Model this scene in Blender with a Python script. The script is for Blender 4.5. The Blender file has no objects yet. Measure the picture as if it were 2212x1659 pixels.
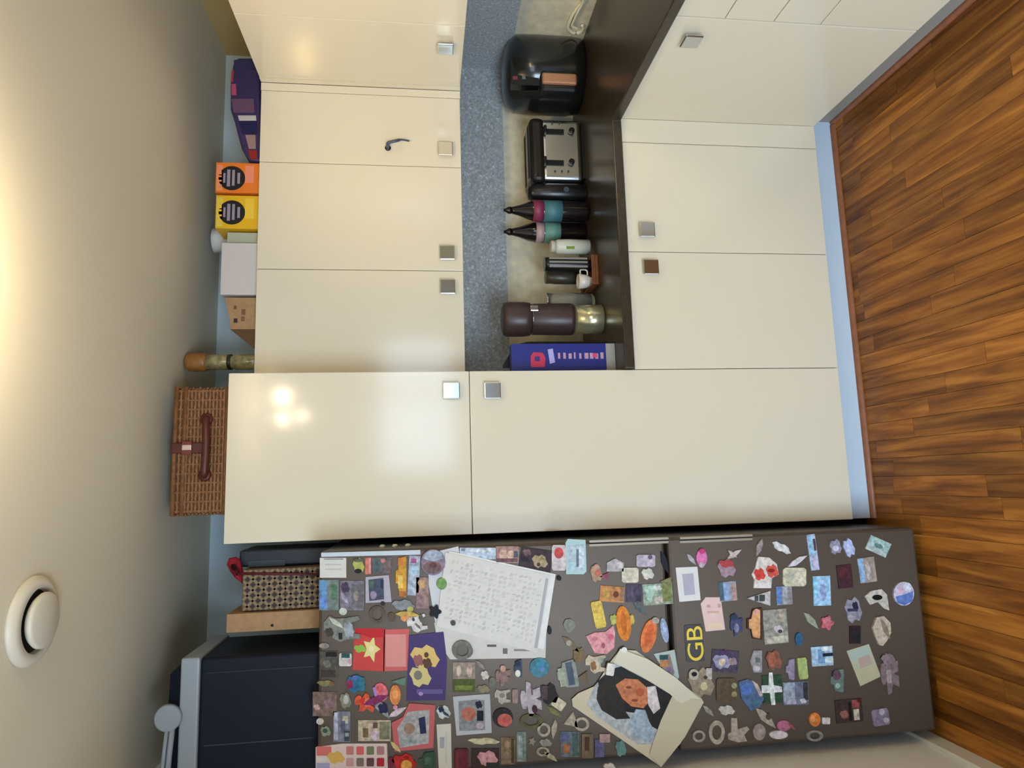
import bpy, math, random
from mathutils import Vector, Matrix
random.seed(7)
SC = bpy.context.scene
COL = SC.collection
# ------------------------------------------------------------------ camera
CAM = Vector((-0.3917, -2.3520, 1.6729)); F = 1462.9
RT = Vector((0.98925, -0.14584, -0.01093)); UP = Vector((0.02950, 0.12573, 0.99163)); FW = Vector((0.14324, 0.98128, -0.12868))
cd = bpy.data.cameras.new('camera'); cam = bpy.data.objects.new('camera', cd); COL.objects.link(cam)
cd.sensor_width = 36; cd.lens = F / 2212 * 36; cd.clip_start = .05
m = Matrix((( -UP.x, RT.x, -FW.x, CAM.x), (-UP.y, RT.y, -FW.y, CAM.y), (-UP.z, RT.z, -FW.z, CAM.z), (0, 0, 0, 1)))
cam.matrix_world = m          # the photograph is turned a quarter: the room's up is the picture's left
SC.camera = cam
# ------------------------------------------------------------------ world, lights, exposure
w = bpy.data.worlds.new('world'); SC.world = w; w.use_nodes = True
wn = w.node_tree.nodes; wn['Background'].inputs[0].default_value = (.62, .78, 1, 1); wn['Background'].inputs[1].default_value = 3.0
def light(name, kind, loc, energy, color, size=.1, size_y=None, rot=(0, 0, 0)):
    l = bpy.data.lights.new(name, kind); l.energy = energy; l.color = color
    if kind == 'AREA':
        l.shape = 'RECTANGLE'; l.size = size; l.size_y = size_y or size
    else: l.shadow_soft_size = size
    o = bpy.data.objects.new(name, l); o.location = loc; o.rotation_euler = rot; COL.objects.link(o); return o
WINX0, WINX1, WINZ0, WINZ1, RY = -.30, 1.08, 1.36, 2.12, -3.9
light('window_daylight', 'AREA', ((WINX0 + WINX1) / 2, RY - .12, (WINZ0 + WINZ1) / 2), 13, (.62, .81, 1), 1.38, .76, (math.radians(90), 0, 0))
LAMPS = [(.08, -1.24, 2.40), (-.03, -1.24, 2.395), (-.02, -1.24, 2.30)]
for i, p in enumerate(LAMPS):
    light('ceiling_lamp_light', 'POINT', p, (2.6, 2.1, .8)[i], (1, .80, .50), .022)
def spot(name, p, q, e, col, deg, r=.03, blend=1):
    o = light(name, 'SPOT', p, e, col, r); o.data.spot_size = math.radians(deg); o.data.spot_blend = blend
    o.rotation_euler = (Vector(q) - Vector(p)).to_track_quat('-Z', 'Y').to_euler(); return o
spot('ceiling_lamp_spot', (.10, -1.24, 2.39), (1.38, .15, 1.60), 31, (1, .68, .25), 72)
spot('added_ceiling_fill', (.03, -1.24, 2.33), (.03, -1.20, 3.0), 20, (1, .82, .54), 165, .06, .6)  # added upward spot at the lamp, brightens the ceiling only
light('glazed_door_daylight', 'AREA', (-1.75, RY - .10, .80), 118, (.62, .81, 1), 1.7, 1.25, (math.radians(62), 0, 0))
light('hood_light', 'AREA', (1.3, -1.15, 1.50), 5, (1, .74, .40), .3, .25)
light('added_side_fill', 'AREA', (-3.08, -2.4, 1.15), 24, (.80, .88, 1), 2.2, 2.1, (math.radians(90), 0, math.radians(-90)))  # added cool fill from the left, no known opening there
vs = SC.view_settings; vs.view_transform = 'Standard'; vs.look = 'None'; vs.gamma = 1; vs.use_curve_mapping = False
vs.exposure = 0.16
# ------------------------------------------------------------------ helpers
def ray(x, y): return FW * F + UP * (1106 - x) + RT * (829.5 - y)
def at(x, y, Y=None, X=None, Z=None):
    d = ray(x, y)
    t = (Y - CAM.y) / d.y if Y is not None else (X - CAM.x) / d.x if X is not None else (Z - CAM.z) / d.z
    return CAM + d * t
def lin(c):
    return tuple(((v / 255) / 12.92 if v <= 10 else ((v / 255 + .055) / 1.055) ** 2.4) for v in c)
MATS = {}
def mat(c, rough=.5, metal=0, noise=0, scale=20, bump=0, coat=0, gain=1, name=None, spec=.5):
    key = (tuple(c), rough, metal, noise, scale, bump, coat, gain, name, spec)
    if key in MATS: return MATS[key]
    M = bpy.data.materials.new(name or 'paint'); M.use_nodes = True; nt = M.node_tree; b = nt.nodes['Principled BSDF']
    L = [min(.95, v * gain) for v in lin(c)]
    b.inputs['Base Color'].default_value = (*L, 1); b.inputs['Roughness'].default_value = rough; b.inputs['Metallic'].default_value = metal
    b.inputs['Coat Weight'].default_value = coat; b.inputs['Coat Roughness'].default_value = .06; b.inputs['Specular IOR Level'].default_value = spec
    if noise or bump:
        g = nt.nodes.new('ShaderNodeNewGeometry'); n = nt.nodes.new('ShaderNodeTexNoise'); n.inputs['Scale'].default_value = scale; n.inputs['Detail'].default_value = 4
        nt.links.new(g.outputs['Position'], n.inputs['Vector'])
        if noise:
            r = nt.nodes.new('ShaderNodeValToRGB'); r.color_ramp.elements[0].position = .3; r.color_ramp.elements[1].position = .7
            r.color_ramp.elements[0].color = (*[v * (1 - noise) for v in L], 1); r.color_ramp.elements[1].color = (*[min(.95, v * (1 + noise)) for v in L], 1)
            nt.links.new(n.outputs['Fac'], r.inputs[0]); nt.links.new(r.outputs[0], b.inputs['Base Color'])
        if bump:
            bm = nt.nodes.new('ShaderNodeBump'); bm.inputs['Strength'].default_value = bump; bm.inputs['Distance'].default_value = .01
            nt.links.new(n.outputs['Fac'], bm.inputs['Height']); nt.links.new(bm.outputs[0], b.inputs['Normal'])
    MATS[key] = M; return M
class MB:
    def __init__(s): s.v = []; s.f = []; s.m = []; s.mats = []; s.sm = []
    def mi(s, M):
        if M not in s.mats: s.mats.append(M)
        return s.mats.index(M)
    def raw(s, vs, fs, M, smooth=False):
        o = len(s.v); s.v += [tuple(v) for v in vs]; k = s.mi(M)
        for f in fs: s.f.append([i + o for i in f]); s.m.append(k); s.sm.append(smooth)
        return s
    def box(s, a, b, M):
        x0, x1 = sorted((a[0], b[0])); y0, y1 = sorted((a[1], b[1])); z0, z1 = sorted((a[2], b[2]))
        return s.raw([(x0, y0, z0), (x1, y0, z0), (x1, y1, z0), (x0, y1, z0), (x0, y0, z1), (x1, y0, z1), (x1, y1, z1), (x0, y1, z1)],
                     [(0, 3, 2, 1), (4, 5, 6, 7), (0, 1, 5, 4), (1, 2, 6, 5), (2, 3, 7, 6), (3, 0, 4, 7)], M)
    def prism(s, pts, ya, yb, M):      # pts: (X, Z) outline; extruded along Y from ya (front) to yb (back)
        A = sum(pts[i][0] * pts[(i + 1) % len(pts)][1] - pts[(i + 1) % len(pts)][0] * pts[i][1] for i in range(len(pts)))
        if A < 0: pts = pts[::-1]
        n = len(pts)
        return s.raw([(x, ya, z) for x, z in pts] + [(x, yb, z) for x, z in pts],
                     [list(range(n)), list(range(2 * n - 1, n - 1, -1))] + [(i, i + n, (i + 1) % n + n, (i + 1) % n) for i in range(n)], M)
    def lathe(s, c, prof, M, n=28, axis='z'):      # prof: (radius, height)
        vs = []
        for r, h in prof:
            for k in range(n):
                a = 2 * math.pi * k / n; p = (r * math.cos(a), r * math.sin(a), h)
                if axis == 'y': p = (p[0], -h, p[1])
                if axis == 'x': p = (-h, p[0], p[1])
                vs.append((c[0] + p[0], c[1] + p[1], c[2] + p[2]))
        fs = [(j * n + k, j * n + (k + 1) % n, (j + 1) * n + (k + 1) % n, (j + 1) * n + k) for j in range(len(prof) - 1) for k in range(n)]
        s.raw(vs, fs, M, True)
        o = len(s.v) - len(vs)
        s.f.append([o + k for k in range(n)][::-1]); s.m.append(s.mi(M)); s.sm.append(False)
        s.f.append([len(s.v) - n + k for k in range(n)]); s.m.append(s.mi(M)); s.sm.append(False)
        return s
    def tube(s, pts, r, M, n=8):
        P = [Vector(p) for p in pts]; vs = []
        ref = Vector((0, 0, 1))
        for i, p in enumerate(P):
            t = (P[min(i + 1, len(P) - 1)] - P[max(i - 1, 0)]).normalized()
            a = t.cross(ref)
            if a.length < .1: a = t.cross(Vector((0, 1, 0)))
            a.normalize(); b = t.cross(a); rr = r[i] if isinstance(r, (list, tuple)) else r
            for k in range(n):
                q = 2 * math.pi * k / n; vs.append(p + a * rr * math.cos(q) + b * rr * math.sin(q))
        fs = [(j * n + k, j * n + (k + 1) % n, (j + 1) * n + (k + 1) % n, (j + 1) * n + k) for j in range(len(P) - 1) for k in range(n)]
        fs += [list(range(n))[::-1], [(len(P) - 1) * n + k for k in range(n)]]
        return s.raw(vs, fs, M, True)
    def build(s, name, parent=None, bevel=0, label=None, seg=2):
        me = bpy.data.meshes.new(name); me.from_pydata(s.v, [], s.f)
        for M in s.mats: me.materials.append(M)
        me.polygons.foreach_set('material_index', s.m); me.polygons.foreach_set('use_smooth', s.sm); me.update()
        o = bpy.data.objects.new(name, me); COL.objects.link(o)
        if parent: o.parent = parent
        if bevel:
            b = o.modifiers.new('bevel', 'BEVEL'); b.width = bevel; b.segments = seg; b.limit_method = 'ANGLE'; b.angle_limit = math.radians(40)
        if label: o['label'] = label
        return o
def tag(o, label=None, cat=None, group=None, kind=None):
    if label: o['label'] = label
    if cat: o['category'] = cat
    if group: o['group'] = group
    if kind: o['kind'] = kind
    return o
def thing(name, label, cat, group=None, loc=None):
    o = bpy.data.objects.new(name, None); COL.objects.link(o); o.empty_display_size = .05
    return tag(o, label, cat, group)
def box(name, a, b, M, parent=None, bevel=0, label=None): return MB().box(a, b, M).build(name, parent, bevel, label)
def smooth_curve(pts, n=6):
    P = [Vector(p) for p in pts]; out = []
    for i in range(len(P) - 1):
        p0, p1, p2, p3 = P[max(i - 1, 0)], P[i], P[i + 1], P[min(i + 2, len(P) - 1)]
        for k in range(n):
            t = k / n; out.append(.5 * ((2 * p1) + (p2 - p0) * t + (2 * p0 - 5 * p1 + 4 * p2 - p3) * t * t + (3 * p1 - p0 - 3 * p2 + p3) * t ** 3))
    return out + [P[-1]]
# ------------------------------------------------------------------ main measures (metres)
YW, XW, XL, ZC = .62, 1.57, -1.275, 2.55
ZB, ZT, ZM, ZD = .117, 2.326, 1.515, .913          # door bottom, tall top, tall seam, base door top
TX = -.565                                         # left side of the tall cabinet (right side is X = 0)
CT = .953                                          # worktop
YU, XU, ZU, ZL = .193, 1.181, 2.291, 1.516         # upper cabinets
XC = .978                                          # right-hand base fronts
YF, FX0, FX1, FZ = -.198, -1.233, -.584, 1.992     # refrigerator
# ------------------------------------------------------------------ materials of the setting
wallM = mat((192, 208, 216), .85, bump=.04, scale=180, name='grey_wall_paint')
ceilM = mat((212, 204, 182), .7, bump=.03, scale=150, name='ceiling_paint')
gloss = mat((224, 215, 192), .13, name='cream_gloss_lacquer', spec=.75)
carc = mat((214, 204, 184), .5, name='cabinet_board')
chrome = mat((200, 205, 210), .16, 1, name='chrome')
steel = mat((214, 216, 216), .24, 1, name='brushed_steel')
black = mat((18, 18, 19), .28, name='black_plastic')
dark = mat((8, 8, 9), .8, name='dark_void')
white = mat((225, 224, 220), .5, name='white_plastic')
plinthM = mat((196, 212, 226), .35, name='pale_plinth')
kraft = mat((168, 132, 94), .8, noise=.1, scale=60, name='cardboard')
leather = mat((84, 34, 26), .45, noise=.2, scale=90, name='brown_leather')
def wood_mat():
    M = bpy.data.materials.new('walnut_strip'); M.use_nodes = True; nt = M.node_tree; b = nt.nodes['Principled BSDF']; N = nt.nodes.new; Lk = nt.links.new
    g = N('ShaderNodeNewGeometry'); oi = N('ShaderNodeObjectInfo')
    mp = N('ShaderNodeMapping'); mp.inputs['Scale'].default_value = (30, 2.2, 30); Lk(g.outputs['Position'], mp.inputs['Vector'])
    ad = N('ShaderNodeVectorMath'); ad.operation = 'ADD'; Lk(mp.outputs[0], ad.inputs[0])
    sc = N('ShaderNodeVectorMath'); sc.operation = 'SCALE'; sc.inputs['Scale'].default_value = 40; cb = N('ShaderNodeCombineXYZ'); Lk(oi.outputs['Random'], cb.inputs[0]); Lk(oi.outputs['Random'], cb.inputs[1]); Lk(cb.outputs[0], sc.inputs[0]); Lk(sc.outputs[0], ad.inputs[1])
    n = N('ShaderNodeTexNoise'); n.inputs['Scale'].default_value = 1; n.inputs['Detail'].default_value = 5; n.inputs['Roughness'].default_value = .6; n.inputs['Distortion'].default_value = .5; Lk(ad.outputs[0], n.inputs['Vector'])
    r = N('ShaderNodeValToRGB'); e = r.color_ramp.elements; e[0].position = .32; e[0].color = (.115, .036, .005, 1); e[1].position = .72; e[1].color = (.47, .19, .030, 1)
    x = e.new(.5); x.color = (.26, .092, .013, 1); Lk(n.outputs['Fac'], r.inputs[0])
    mr = N('ShaderNodeMapRange'); mr.inputs['To Min'].default_value = .78; mr.inputs['To Max'].default_value = 1.4; Lk(oi.outputs['Random'], mr.inputs[0])
    mu = N('ShaderNodeVectorMath'); mu.operation = 'SCALE'; Lk(r.outputs[0], mu.inputs[0]); Lk(mr.outputs[0], mu.inputs['Scale']); Lk(mu.outputs[0], b.inputs['Base Color'])
    b.inputs['Roughness'].default_value = .42; b.inputs['Specular IOR Level'].default_value = .3; return M
walnut = wood_mat()
def granite_mat():
    M = bpy.data.materials.new('grey_speckled_stone'); M.use_nodes = True; nt = M.node_tree; b = nt.nodes['Principled BSDF']; N = nt.nodes.new
    g = N('ShaderNodeNewGeometry'); v = N('ShaderNodeTexNoise'); v.inputs['Scale'].default_value = 110; v.inputs['Detail'].default_value = 3; nt.links.new(g.outputs['Position'], v.inputs['Vector'])
    r = N('ShaderNodeValToRGB'); e = r.color_ramp.elements; e[0].position = .35; e[0].color = (.30, .32, .325, 1); e[1].position = .74; e[1].color = (.80, .82, .82, 1)
    x = e.new(.52); x.color = (.42, .44, .445, 1); x = e.new(.62); x.color = (.46, .48, .48, 1)
    nt.links.new(v.outputs['Fac'], r.inputs[0]); nt.links.new(r.outputs[0], b.inputs['Base Color']); b.inputs['Roughness'].default_value = .45; return M
granite = granite_mat()
beige = mat((214, 206, 180), .5, noise=.13, scale=26, name='beige_mottled_splashback')
counterM = mat((56, 48, 36), .28, noise=.3, scale=60, name='black_worktop')
# ------------------------------------------------------------------ the room
def struct(o, label=None): o['kind'] = 'structure'; return o
floor = struct(box('floor', (-3.2, -3.95, -.06), (XW + .1, YW + .05, -.012), mat((60, 34, 18), .7, name='subfloor')))
unit = None
def plank(x0, x1, y0, y1):
    global unit
    if unit is None:
        mb = MB().box((-.5, -.5, -.5), (.5, .5, .5), walnut); unit = mb.build('plank', floor).data
        o = [q for q in floor.children][0]
    else:
        o = bpy.data.objects.new('plank', unit); COL.objects.link(o); o.parent = floor
    o.location = ((x0 + x1) / 2, (y0 + y1) / 2, -.006); o.scale = (x1 - x0 - .0012, y1 - y0 - .0012, .012 - random.random() * .0006)
W = .066; x = -1.27; rest = MB()
i = 0
while x < 1.06:
    y = .10 - random.random() * .45; y1 = .10
    lo = -.95 if x > -.2 else -1.25
    while y1 > lo:
        y0 = max(y, lo) if y > lo + .12 else lo
        plank(x, x + W, y0, y1); y1 = y0; y = y0 - (.38 + random.random() * .42)
    rest.box((x + .0006, lo - .001, -.012), (x + W - .0006, -3.9, -.0003), walnut)
    x += W
rest.box((-3.2, -3.9, -.012), (-1.271, YW, -.0003), walnut); rest.box((x, -3.9, -.012), (XW, YW, -.0003), walnut)
ro = rest.build('plank_field', floor); ro['kind'] = 'stuff'
struct(box('ceiling', (-3.2, -3.95, ZC), (XW + .1, YW + .05, ZC + .05), ceilM))
wb = struct(box('wall_back', (XL - .1, YW, 0), (XW + .1, YW + .08, ZC), wallM))
wr = struct(box('wall_right', (XW, -3.95, 0), (XW + .08, YW, ZC), mat((170, 150, 100), .8, name='warm_side_wall')))
wl = struct(MB().box((XL, -1.15, 0), (XL - .10, YW, ZC), mat((248, 248, 246), .6, name='pale_side_wall')).build('wall_left'))
bl = struct(MB().box((XL, -1.15, 0), (XL + .013, YW - .02, .065), mat((226, 224, 212), .4, name='skirting')).build('baseboard_left', None, .003))
box('splash_panel', (.0, YW - .012, .93), (XW - .012, YW, 1.292), beige, wb)
box('stone_panel', (.0, YW - .016, 1.292), (XW, YW, 1.62), granite, wb)
box('splash_panel', (XW - .012, -1.6, .93), (XW, YW, 1.262), beige, wr)
box('stone_panel', (XW - .016, -1.6, 1.262), (XW, YW, 1.62), granite, wr)
# rear wall with its window (seen only as reflections in the lacquer)
rear = MB(); lw = mat((200, 196, 186), .8, name='rear_wall_paint')
rear.box((-3.2, RY - .08, 0), (-2.65, RY, ZC), lw); rear.box((-2.65, RY - .08, 1.75), (-.85, RY, ZC), lw); rear.box((-.85, RY - .08, 0), (WINX0, RY, ZC), lw); rear.box((WINX1, RY - .08, 0), (XW + .1, RY, ZC), lw)
rear.box((WINX0, RY - .08, 0), (WINX1, RY, WINZ0), lw); rear.box((WINX0, RY - .08, WINZ1), (WINX1, RY, ZC), lw)
struct(rear.build('wall_rear'))
struct(MB().box((-3.28, -3.95, 0), (-3.2, -3.55, ZC), lw).box((-3.28, -1.25, 0), (-3.2, YW, ZC), lw).box((-3.28, -3.55, 2.22), (-3.2, -1.25, ZC), lw).build('wall_far_left'))
struct(MB().box((-3.26, -3.55, 0), (-3.21, -3.48, 2.22), white).box((-3.26, -1.32, 0), (-3.21, -1.25, 2.22), white).box((-3.26, -3.48, 2.15), (-3.21, -1.32, 2.22), white).box((-3.26, -3.48, 0), (-3.21, -1.32, .08), white).box((-3.26, -2.44, .08), (-3.21, -2.36, 2.15), white).build('added_side_window'))  # made-up, unseen window frame for the added fill light
struct(MB().box((-3.2, YW, 0), (XL - .1, YW + .08, ZC), lw).build('wall_next_room'))
wf = struct(MB().box((WINX0, RY - .05, WINZ0), (WINX1, RY, WINZ0 + .05), white).box((WINX0, RY - .05, WINZ1 - .05), (WINX1, RY, WINZ1), white)
    .box((WINX0, RY - .05, WINZ0 + .05), (WINX0 + .05, RY, WINZ1 - .05), white).box((WINX1 - .05, RY - .05, WINZ0 + .05), (WINX1, RY, WINZ1 - .05), white)
    .box((.42, RY - .05, WINZ0 + .05), (.48, RY, WINZ1 - .05), white).build('window_1'))
struct(MB().box((-2.65, RY - .05, 0), (-2.58, RY, 1.75), white).box((-.92, RY - .05, 0), (-.85, RY, 1.75), white).box((-2.58, RY - .05, 1.68), (-.92, RY, 1.75), white).box((-1.79, RY - .05, 0), (-1.71, RY, 1.68), white).build('window_3'))
bl_ = MB()
for k in range(15):
    z = WINZ1 - .09 - k * .042; bl_.box((WINX0 + .06, RY + .02, z), (WINX1 - .06, RY + .045, z + .012), white)
bl_.build('blind_slats', wf)['kind'] = 'stuff'
# ceiling lamp carrying the bulbs whose reflections show in the doors
cl = thing('ceiling_lamp', 'small ceiling lamp with three warm bulbs, seen mirrored in the tall cabinet', 'lamp')
MB().box((-.09, -1.28, ZC - .025), (.14, -1.20, ZC), white).build('base', cl, .005)
for p in LAMPS: MB().tube([(p[0], p[1], ZC - .02), (p[0], p[1], p[2] + .045)], .008, chrome).build('stem', cl)
# ------------------------------------------------------------------ cabinets
def knob(parent, x, y, plane, off=.022, M=None):
    p = at(x, y, **plane); s = .029; M = M or chrome
    if 'Y' in plane: a = MB().box((p.x - s, p.y - off, p.z - s), (p.x + s, p.y - off + .008, p.z + s), M).box((p.x - .012, p.y - off + .008, p.z - .012), (p.x + .012, p.y, p.z + .012), M)
    else: a = MB().box((p.x - off, p.y - s, p.z - s), (p.x - off + .008, p.y + s, p.z + s), M).box((p.x - off + .008, p.y - .012, p.z - .012), (p.x, p.y + .012, p.z + .012), M)
    return a.build('knob', parent, .003)
def door(root, name, x0, x1, z0, z1, y=0, th=.019, g=.0012): return box(name, (x0 + g, y, z0 + g), (x1 - g, y + th, z1 - g), gloss, root, .0018)
def sdoor(root, name, y0, y1, z0, z1, x, th=.019, g=.0012): return box(name, (x, y0 + g, z0 + g), (x + th, y1 - g, z1 - g), gloss, root, .0018)
t = thing('tall_cabinet', 'tall cream gloss larder cabinet beside the refrigerator, split into two doors', 'cabinet')
box('carcass', (TX, .021, ZB), (0, .60, ZT), carc, t, .001)
d = door(t, 'door', TX, 0, ZM, ZT); knob(d, 975, 845, dict(Y=0))
d = door(t, 'door', TX, 0, ZB, ZM); knob(d, 1063, 845, dict(Y=0))
t = thing('base_cabinet', 'low cream gloss cabinet with two doors under the black worktop', 'cabinet')
box('carcass', (.001, .021, ZB), (.881, .58, ZD), carc, t)
d = door(t, 'door', 0, .446, ZB, ZD); knob(d, 1403, 580, dict(Y=0))
d = door(t, 'door', .446, .882, ZB, ZD); knob(d, 1395, 500, dict(Y=0))
t = thing('corner_base_cabinet', 'cream base cabinet in the corner with a narrow filler strip and side door', 'cabinet')
box('carcass', (.883, .021, ZB), (XW - .02, .58, ZD), carc, t); box('carcass', (XC + .021, -.57, ZB), (XW - .02, .02, ZD), carc, t)
box('filler_strip', (.8835, 0, ZB + .001), (XC, .019, ZD - .001), gloss, t, .001)
box('filler_strip', (XC, -.075, ZB + .001), (XC + .019, 0, ZD - .001), gloss, t, .001)
d = sdoor(t, 'door', -.578, -.075, ZB, ZD, XC); knob(d, 1493, 78, dict(X=XC))
t = thing('drawer_unit', 'cream base unit of stacked drawers on the right-hand run', 'cabinet')
box('carcass', (XC + .021, -1.28, ZB), (XW - .02, -.58, ZD), carc, t)
for z0, z1 in ((.757, ZD), (.60, .757), (.447, .60), (ZB, .447)): sdoor(t, 'drawer', -1.28, -.58, z0, z1, XC)
pl = struct(MB().box((TX, .05, 0.0), (XC + .05, .066, ZB - .002), plinthM).build('baseboard_back', None, .001))
struct(MB().box((XC + .05, -1.28, 0.0), (XC + .066, .066, ZB - .002), mat((150, 146, 138), .5, name='side_plinth')).build('baseboard_right', None, .001))
tr = mat((140, 86, 58), .4, noise=.15, scale=40, name='brown_wood_moulding')
def quarter(a, b, name, horizontal=True):
    mb = MB(); n = 6; prof = [(0, 0)] + [(.016 * math.cos(i * math.pi / 2 / n), .016 * math.sin(i * math.pi / 2 / n)) for i in range(n + 1)]
    vs = []
    for e in (a, b):
        for u, v in prof: vs.append((e[0], e[1] - u, v) if horizontal else (e[0] - u, e[1], v))
    k = len(prof); fs = [(i, (i + 1) % k, (i + 1) % k + k, i + k) for i in range(k)] + [list(range(k))[::-1], list(range(k, 2 * k))]
    return struct(mb.raw(vs, fs, tr).build(name))
quarter((TX, .05), (XC + .034, .05), 'trim_1'); quarter((XC + .05, .05), (XC + .05, -1.28), 'trim_2', False)
# uppers
t = thing('wall_cabinet', 'cream wall cabinet with two doors beside the tall larder cabinet', 'cabinet')
box('carcass', (.001, YU + .021, ZL), (.852, YW - .002, ZU), carc, t)
d = door(t, 'door', 0, .426, ZL, ZU, YU); knob(d, 967, 622, dict(Y=YU))
d = door(t, 'door', .426, .852, ZL, ZU, YU); knob(d, 966, 549, dict(Y=YU))
t = thing('corner_wall_cabinet', 'cream single-door wall cabinet in the corner with a dark hook on its door', 'cabinet')
box('carcass', (.853, YU + .021, ZL), (XW - .002, YW - .002, ZU), carc, t)
d = door(t, 'door', .852, 1.148, ZL, ZU, YU); knob(d, 962, 326, dict(Y=YU), M=mat((215, 205, 180), .25, .9, name='cream_reflection_chrome'))  # cream reflection is put into this knob's chrome colour
box('filler_strip', (1.149, YU + .001, ZL), (XU - .001, YU + .02, ZU), gloss, t)
h = at(838, 320, Y=YU); e = at(884, 309, Y=YU)
MB().lathe((h.x, YU - .001, h.z), [(.012, 0), (.012, .003), (.007, .006)], mat((30, 34, 44), .3), 16, 'y').tube(smooth_curve([(h.x, YU - .004, h.z), (h.x + .006, YU - .03, h.z - .004), (h.x + .012, YU - .036, h.z - .03), (e.x - .002, YU - .028, e.z + .03), (e.x, YU - .016, e.z)]), [.0075] * 8 + [.006] * 9 + [.0035] * 8, mat((70, 80, 100), .3)).build('hook', d, label='dark metal towel hook')
t = thing('side_wall_cabinet', 'cream wall cabinet on the right-hand wall with the lamp mirrored in its door', 'cabinet')
box('carcass', (XU + .021, -1.2, ZL), (XW - .018, YU - .001, ZU), carc, t)
d = sdoor(t, 'door', -.202, YU - .03, ZL, ZU, XU); knob(d, 962, 96, dict(X=XU))
sdoor(t, 'door', -.70, -.202, ZL, ZU, XU); sdoor(t, 'door', -1.2, -.70, ZL, ZU, XU)
box('filler_strip', (XU + .001, YU - .029, ZL), (XU + .02, YU, ZU), gloss, t)
# worktop, L shaped
t = MB().raw([(x, y, z) for z in (ZD + .004, CT) for x, y in ((.002, -.018), (XC - .018, -.018), (XC - .018, -1.28), (XW - .013, -1.28), (XW - .013, YW - .013), (.002, YW - .013))],
    [(5, 4, 3, 2, 1, 0), (6, 7, 8, 9, 10, 11)] + [(i, (i + 1) % 6, (i + 1) % 6 + 6, i + 6) for i in range(6)], counterM).build('worktop', None, .004)
tag(t, 'dark brown-black worktop turning the corner above the base cabinets', 'worktop')
# ------------------------------------------------------------------ refrigerator
fr = thing('refrigerator', 'tall brown-grey steel fridge freezer crowded with magnets and papers', 'refrigerator')
fsteel = mat((86, 74, 63), .46, .3, noise=.03, scale=3, spec=.35, name='bronze_steel_door'); fside = mat((92, 94, 98), .4, .3, name='fridge_side')
box('body', (FX0 + .004, YF + .062, .02), (FX1 - .004, .56, FZ - .004), fside, fr, .004)
box('door', (FX0, YF, .912), (FX1, YF + .055, FZ), fsteel, fr, .010)
box('door', (FX0, YF, .03), (FX1, YF + .055, .900), fsteel, fr, .010)
grip = mat((150, 138, 120), .45, .3, name='pale_grip')
for x0, x1, y in ((1272, 1444, 1170), (1468, 1625, 1163)):
    a = at(x0, y - 3, Y=YF); b = at(x1, y - 3, Y=YF)
    MB().box((a.x - .008, YF - .004, a.z), (a.x, YF + .002, b.z), grip).box((a.x - .020, YF - .0015, a.z), (a.x - .012, YF + .002, b.z), grip).box((a.x - .012, YF - .001, a.z), (a.x - .008, YF + .002, b.z), dark).build('grip', fr, .001)
for x_ in (FX0 + .05, FX1 - .05):
    MB().lathe((x_, YF + .12, 0), [(.02, 0), (.02, .021)], black, 14).build('foot', fr); MB().lathe((x_, .45, 0), [(.02, 0), (.02, .021)], black, 14).build('foot', fr)
# ------------------------------------------------------------------ things on the worktop
def column(mb, ypx, Y, prof, M, base=CT, n=28, c=None):
    # prof: (picture x, half width in picture) from the base upwards, turned into a lathe standing on `base`
    x0 = prof[0][0]; cx = c if c is not None else at(x0, ypx, Y=Y).x; pr = []
    for i, (xp, hp) in enumerate(prof):
        p = at(xp, ypx, Y=Y); s = (at(xp, ypx - 10, Y=Y).x - at(xp, ypx + 10, Y=Y).x) / 20
        pr.append((max(hp * s, .0005), max(p.z - base, .001 * i)))
    mb.lathe((cx, Y, base), pr, M, n); return cx
t = thing('air_fryer', 'rounded black countertop fryer in the corner with a copper-coloured handle', 'fryer')
fb = mat((24, 25, 24), .2, coat=.3, name='black_gloss_shell')
cx = column(MB_ := MB(), 169, .455, [(1262, 58), (1258, 68), (1225, 73), (1150, 74), (1110, 72), (1096, 60), (1088, 42), (1085, 16)], fb, n=40)
MB_.build('body', t)
Yh_ = .285
p, q = at(1172, 182, Y=Yh_), at(1246, 155, Y=Yh_)
MB().box((p.x - .02, Yh_ + .016, q.z - .006), (q.x + .02, Yh_ + .06, p.z + .006), fb).build('basket_front', t, .016)
MB().box((p.x + .008, Yh_, q.z), (q.x - .008, Yh_ + .02, p.z), mat((206, 150, 116), .22, .5, name='copper')).build('handle', t, .008, label='copper-coloured handle')
p, q = at(1104, 186, Y=.33), at(1162, 130, Y=.33)
sc = MB().box((p.x, .318, q.z), (q.x, .36, p.z), mat((12, 14, 16), .1))
for xa, xb, ya, yb, c in ((1140, 1162, 128, 140, (60, 130, 116)), (1115, 1122, 140, 152, (96, 130, 128)), (1127, 1133, 138, 152, (96, 116, 118)), (1136, 1142, 143, 152, (90, 110, 112)), (1108, 1118, 165, 172, (130, 50, 66)), (1128, 1135, 164, 171, (110, 116, 116)), (1146, 1154, 144, 150, (70, 100, 100))):
    u, v = at(xa, yb, Y=.318), at(xb, ya, Y=.318); sc.box((u.x, .3168, v.z), (v.x, .318, u.z), mat(c, .4))
sc.build('control_panel', t, 0)
t = thing('toaster', 'chrome four-slice toaster with two black lever slots', 'toaster')
a = at(1254, 392, Y=.40); b = at(1142, 250, Y=.40); x0, x1 = a.x, b.x; zt_ = b.z
MB().box((x0 + .006, .405, CT + .012), (x1 - .006, .585, zt_ - .05), steel).build('body', t, .022, seg=4)
MB().box((x0, .40, zt_ - .075), (x1, .59, zt_), mat((44, 40, 36), .2, .4, name='smoked_top')).build('top', t, .028, seg=4)
MB().box((x0 + .02, .41, CT), (x1 - .02, .57, CT + .014), black).build('base', t)
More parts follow.
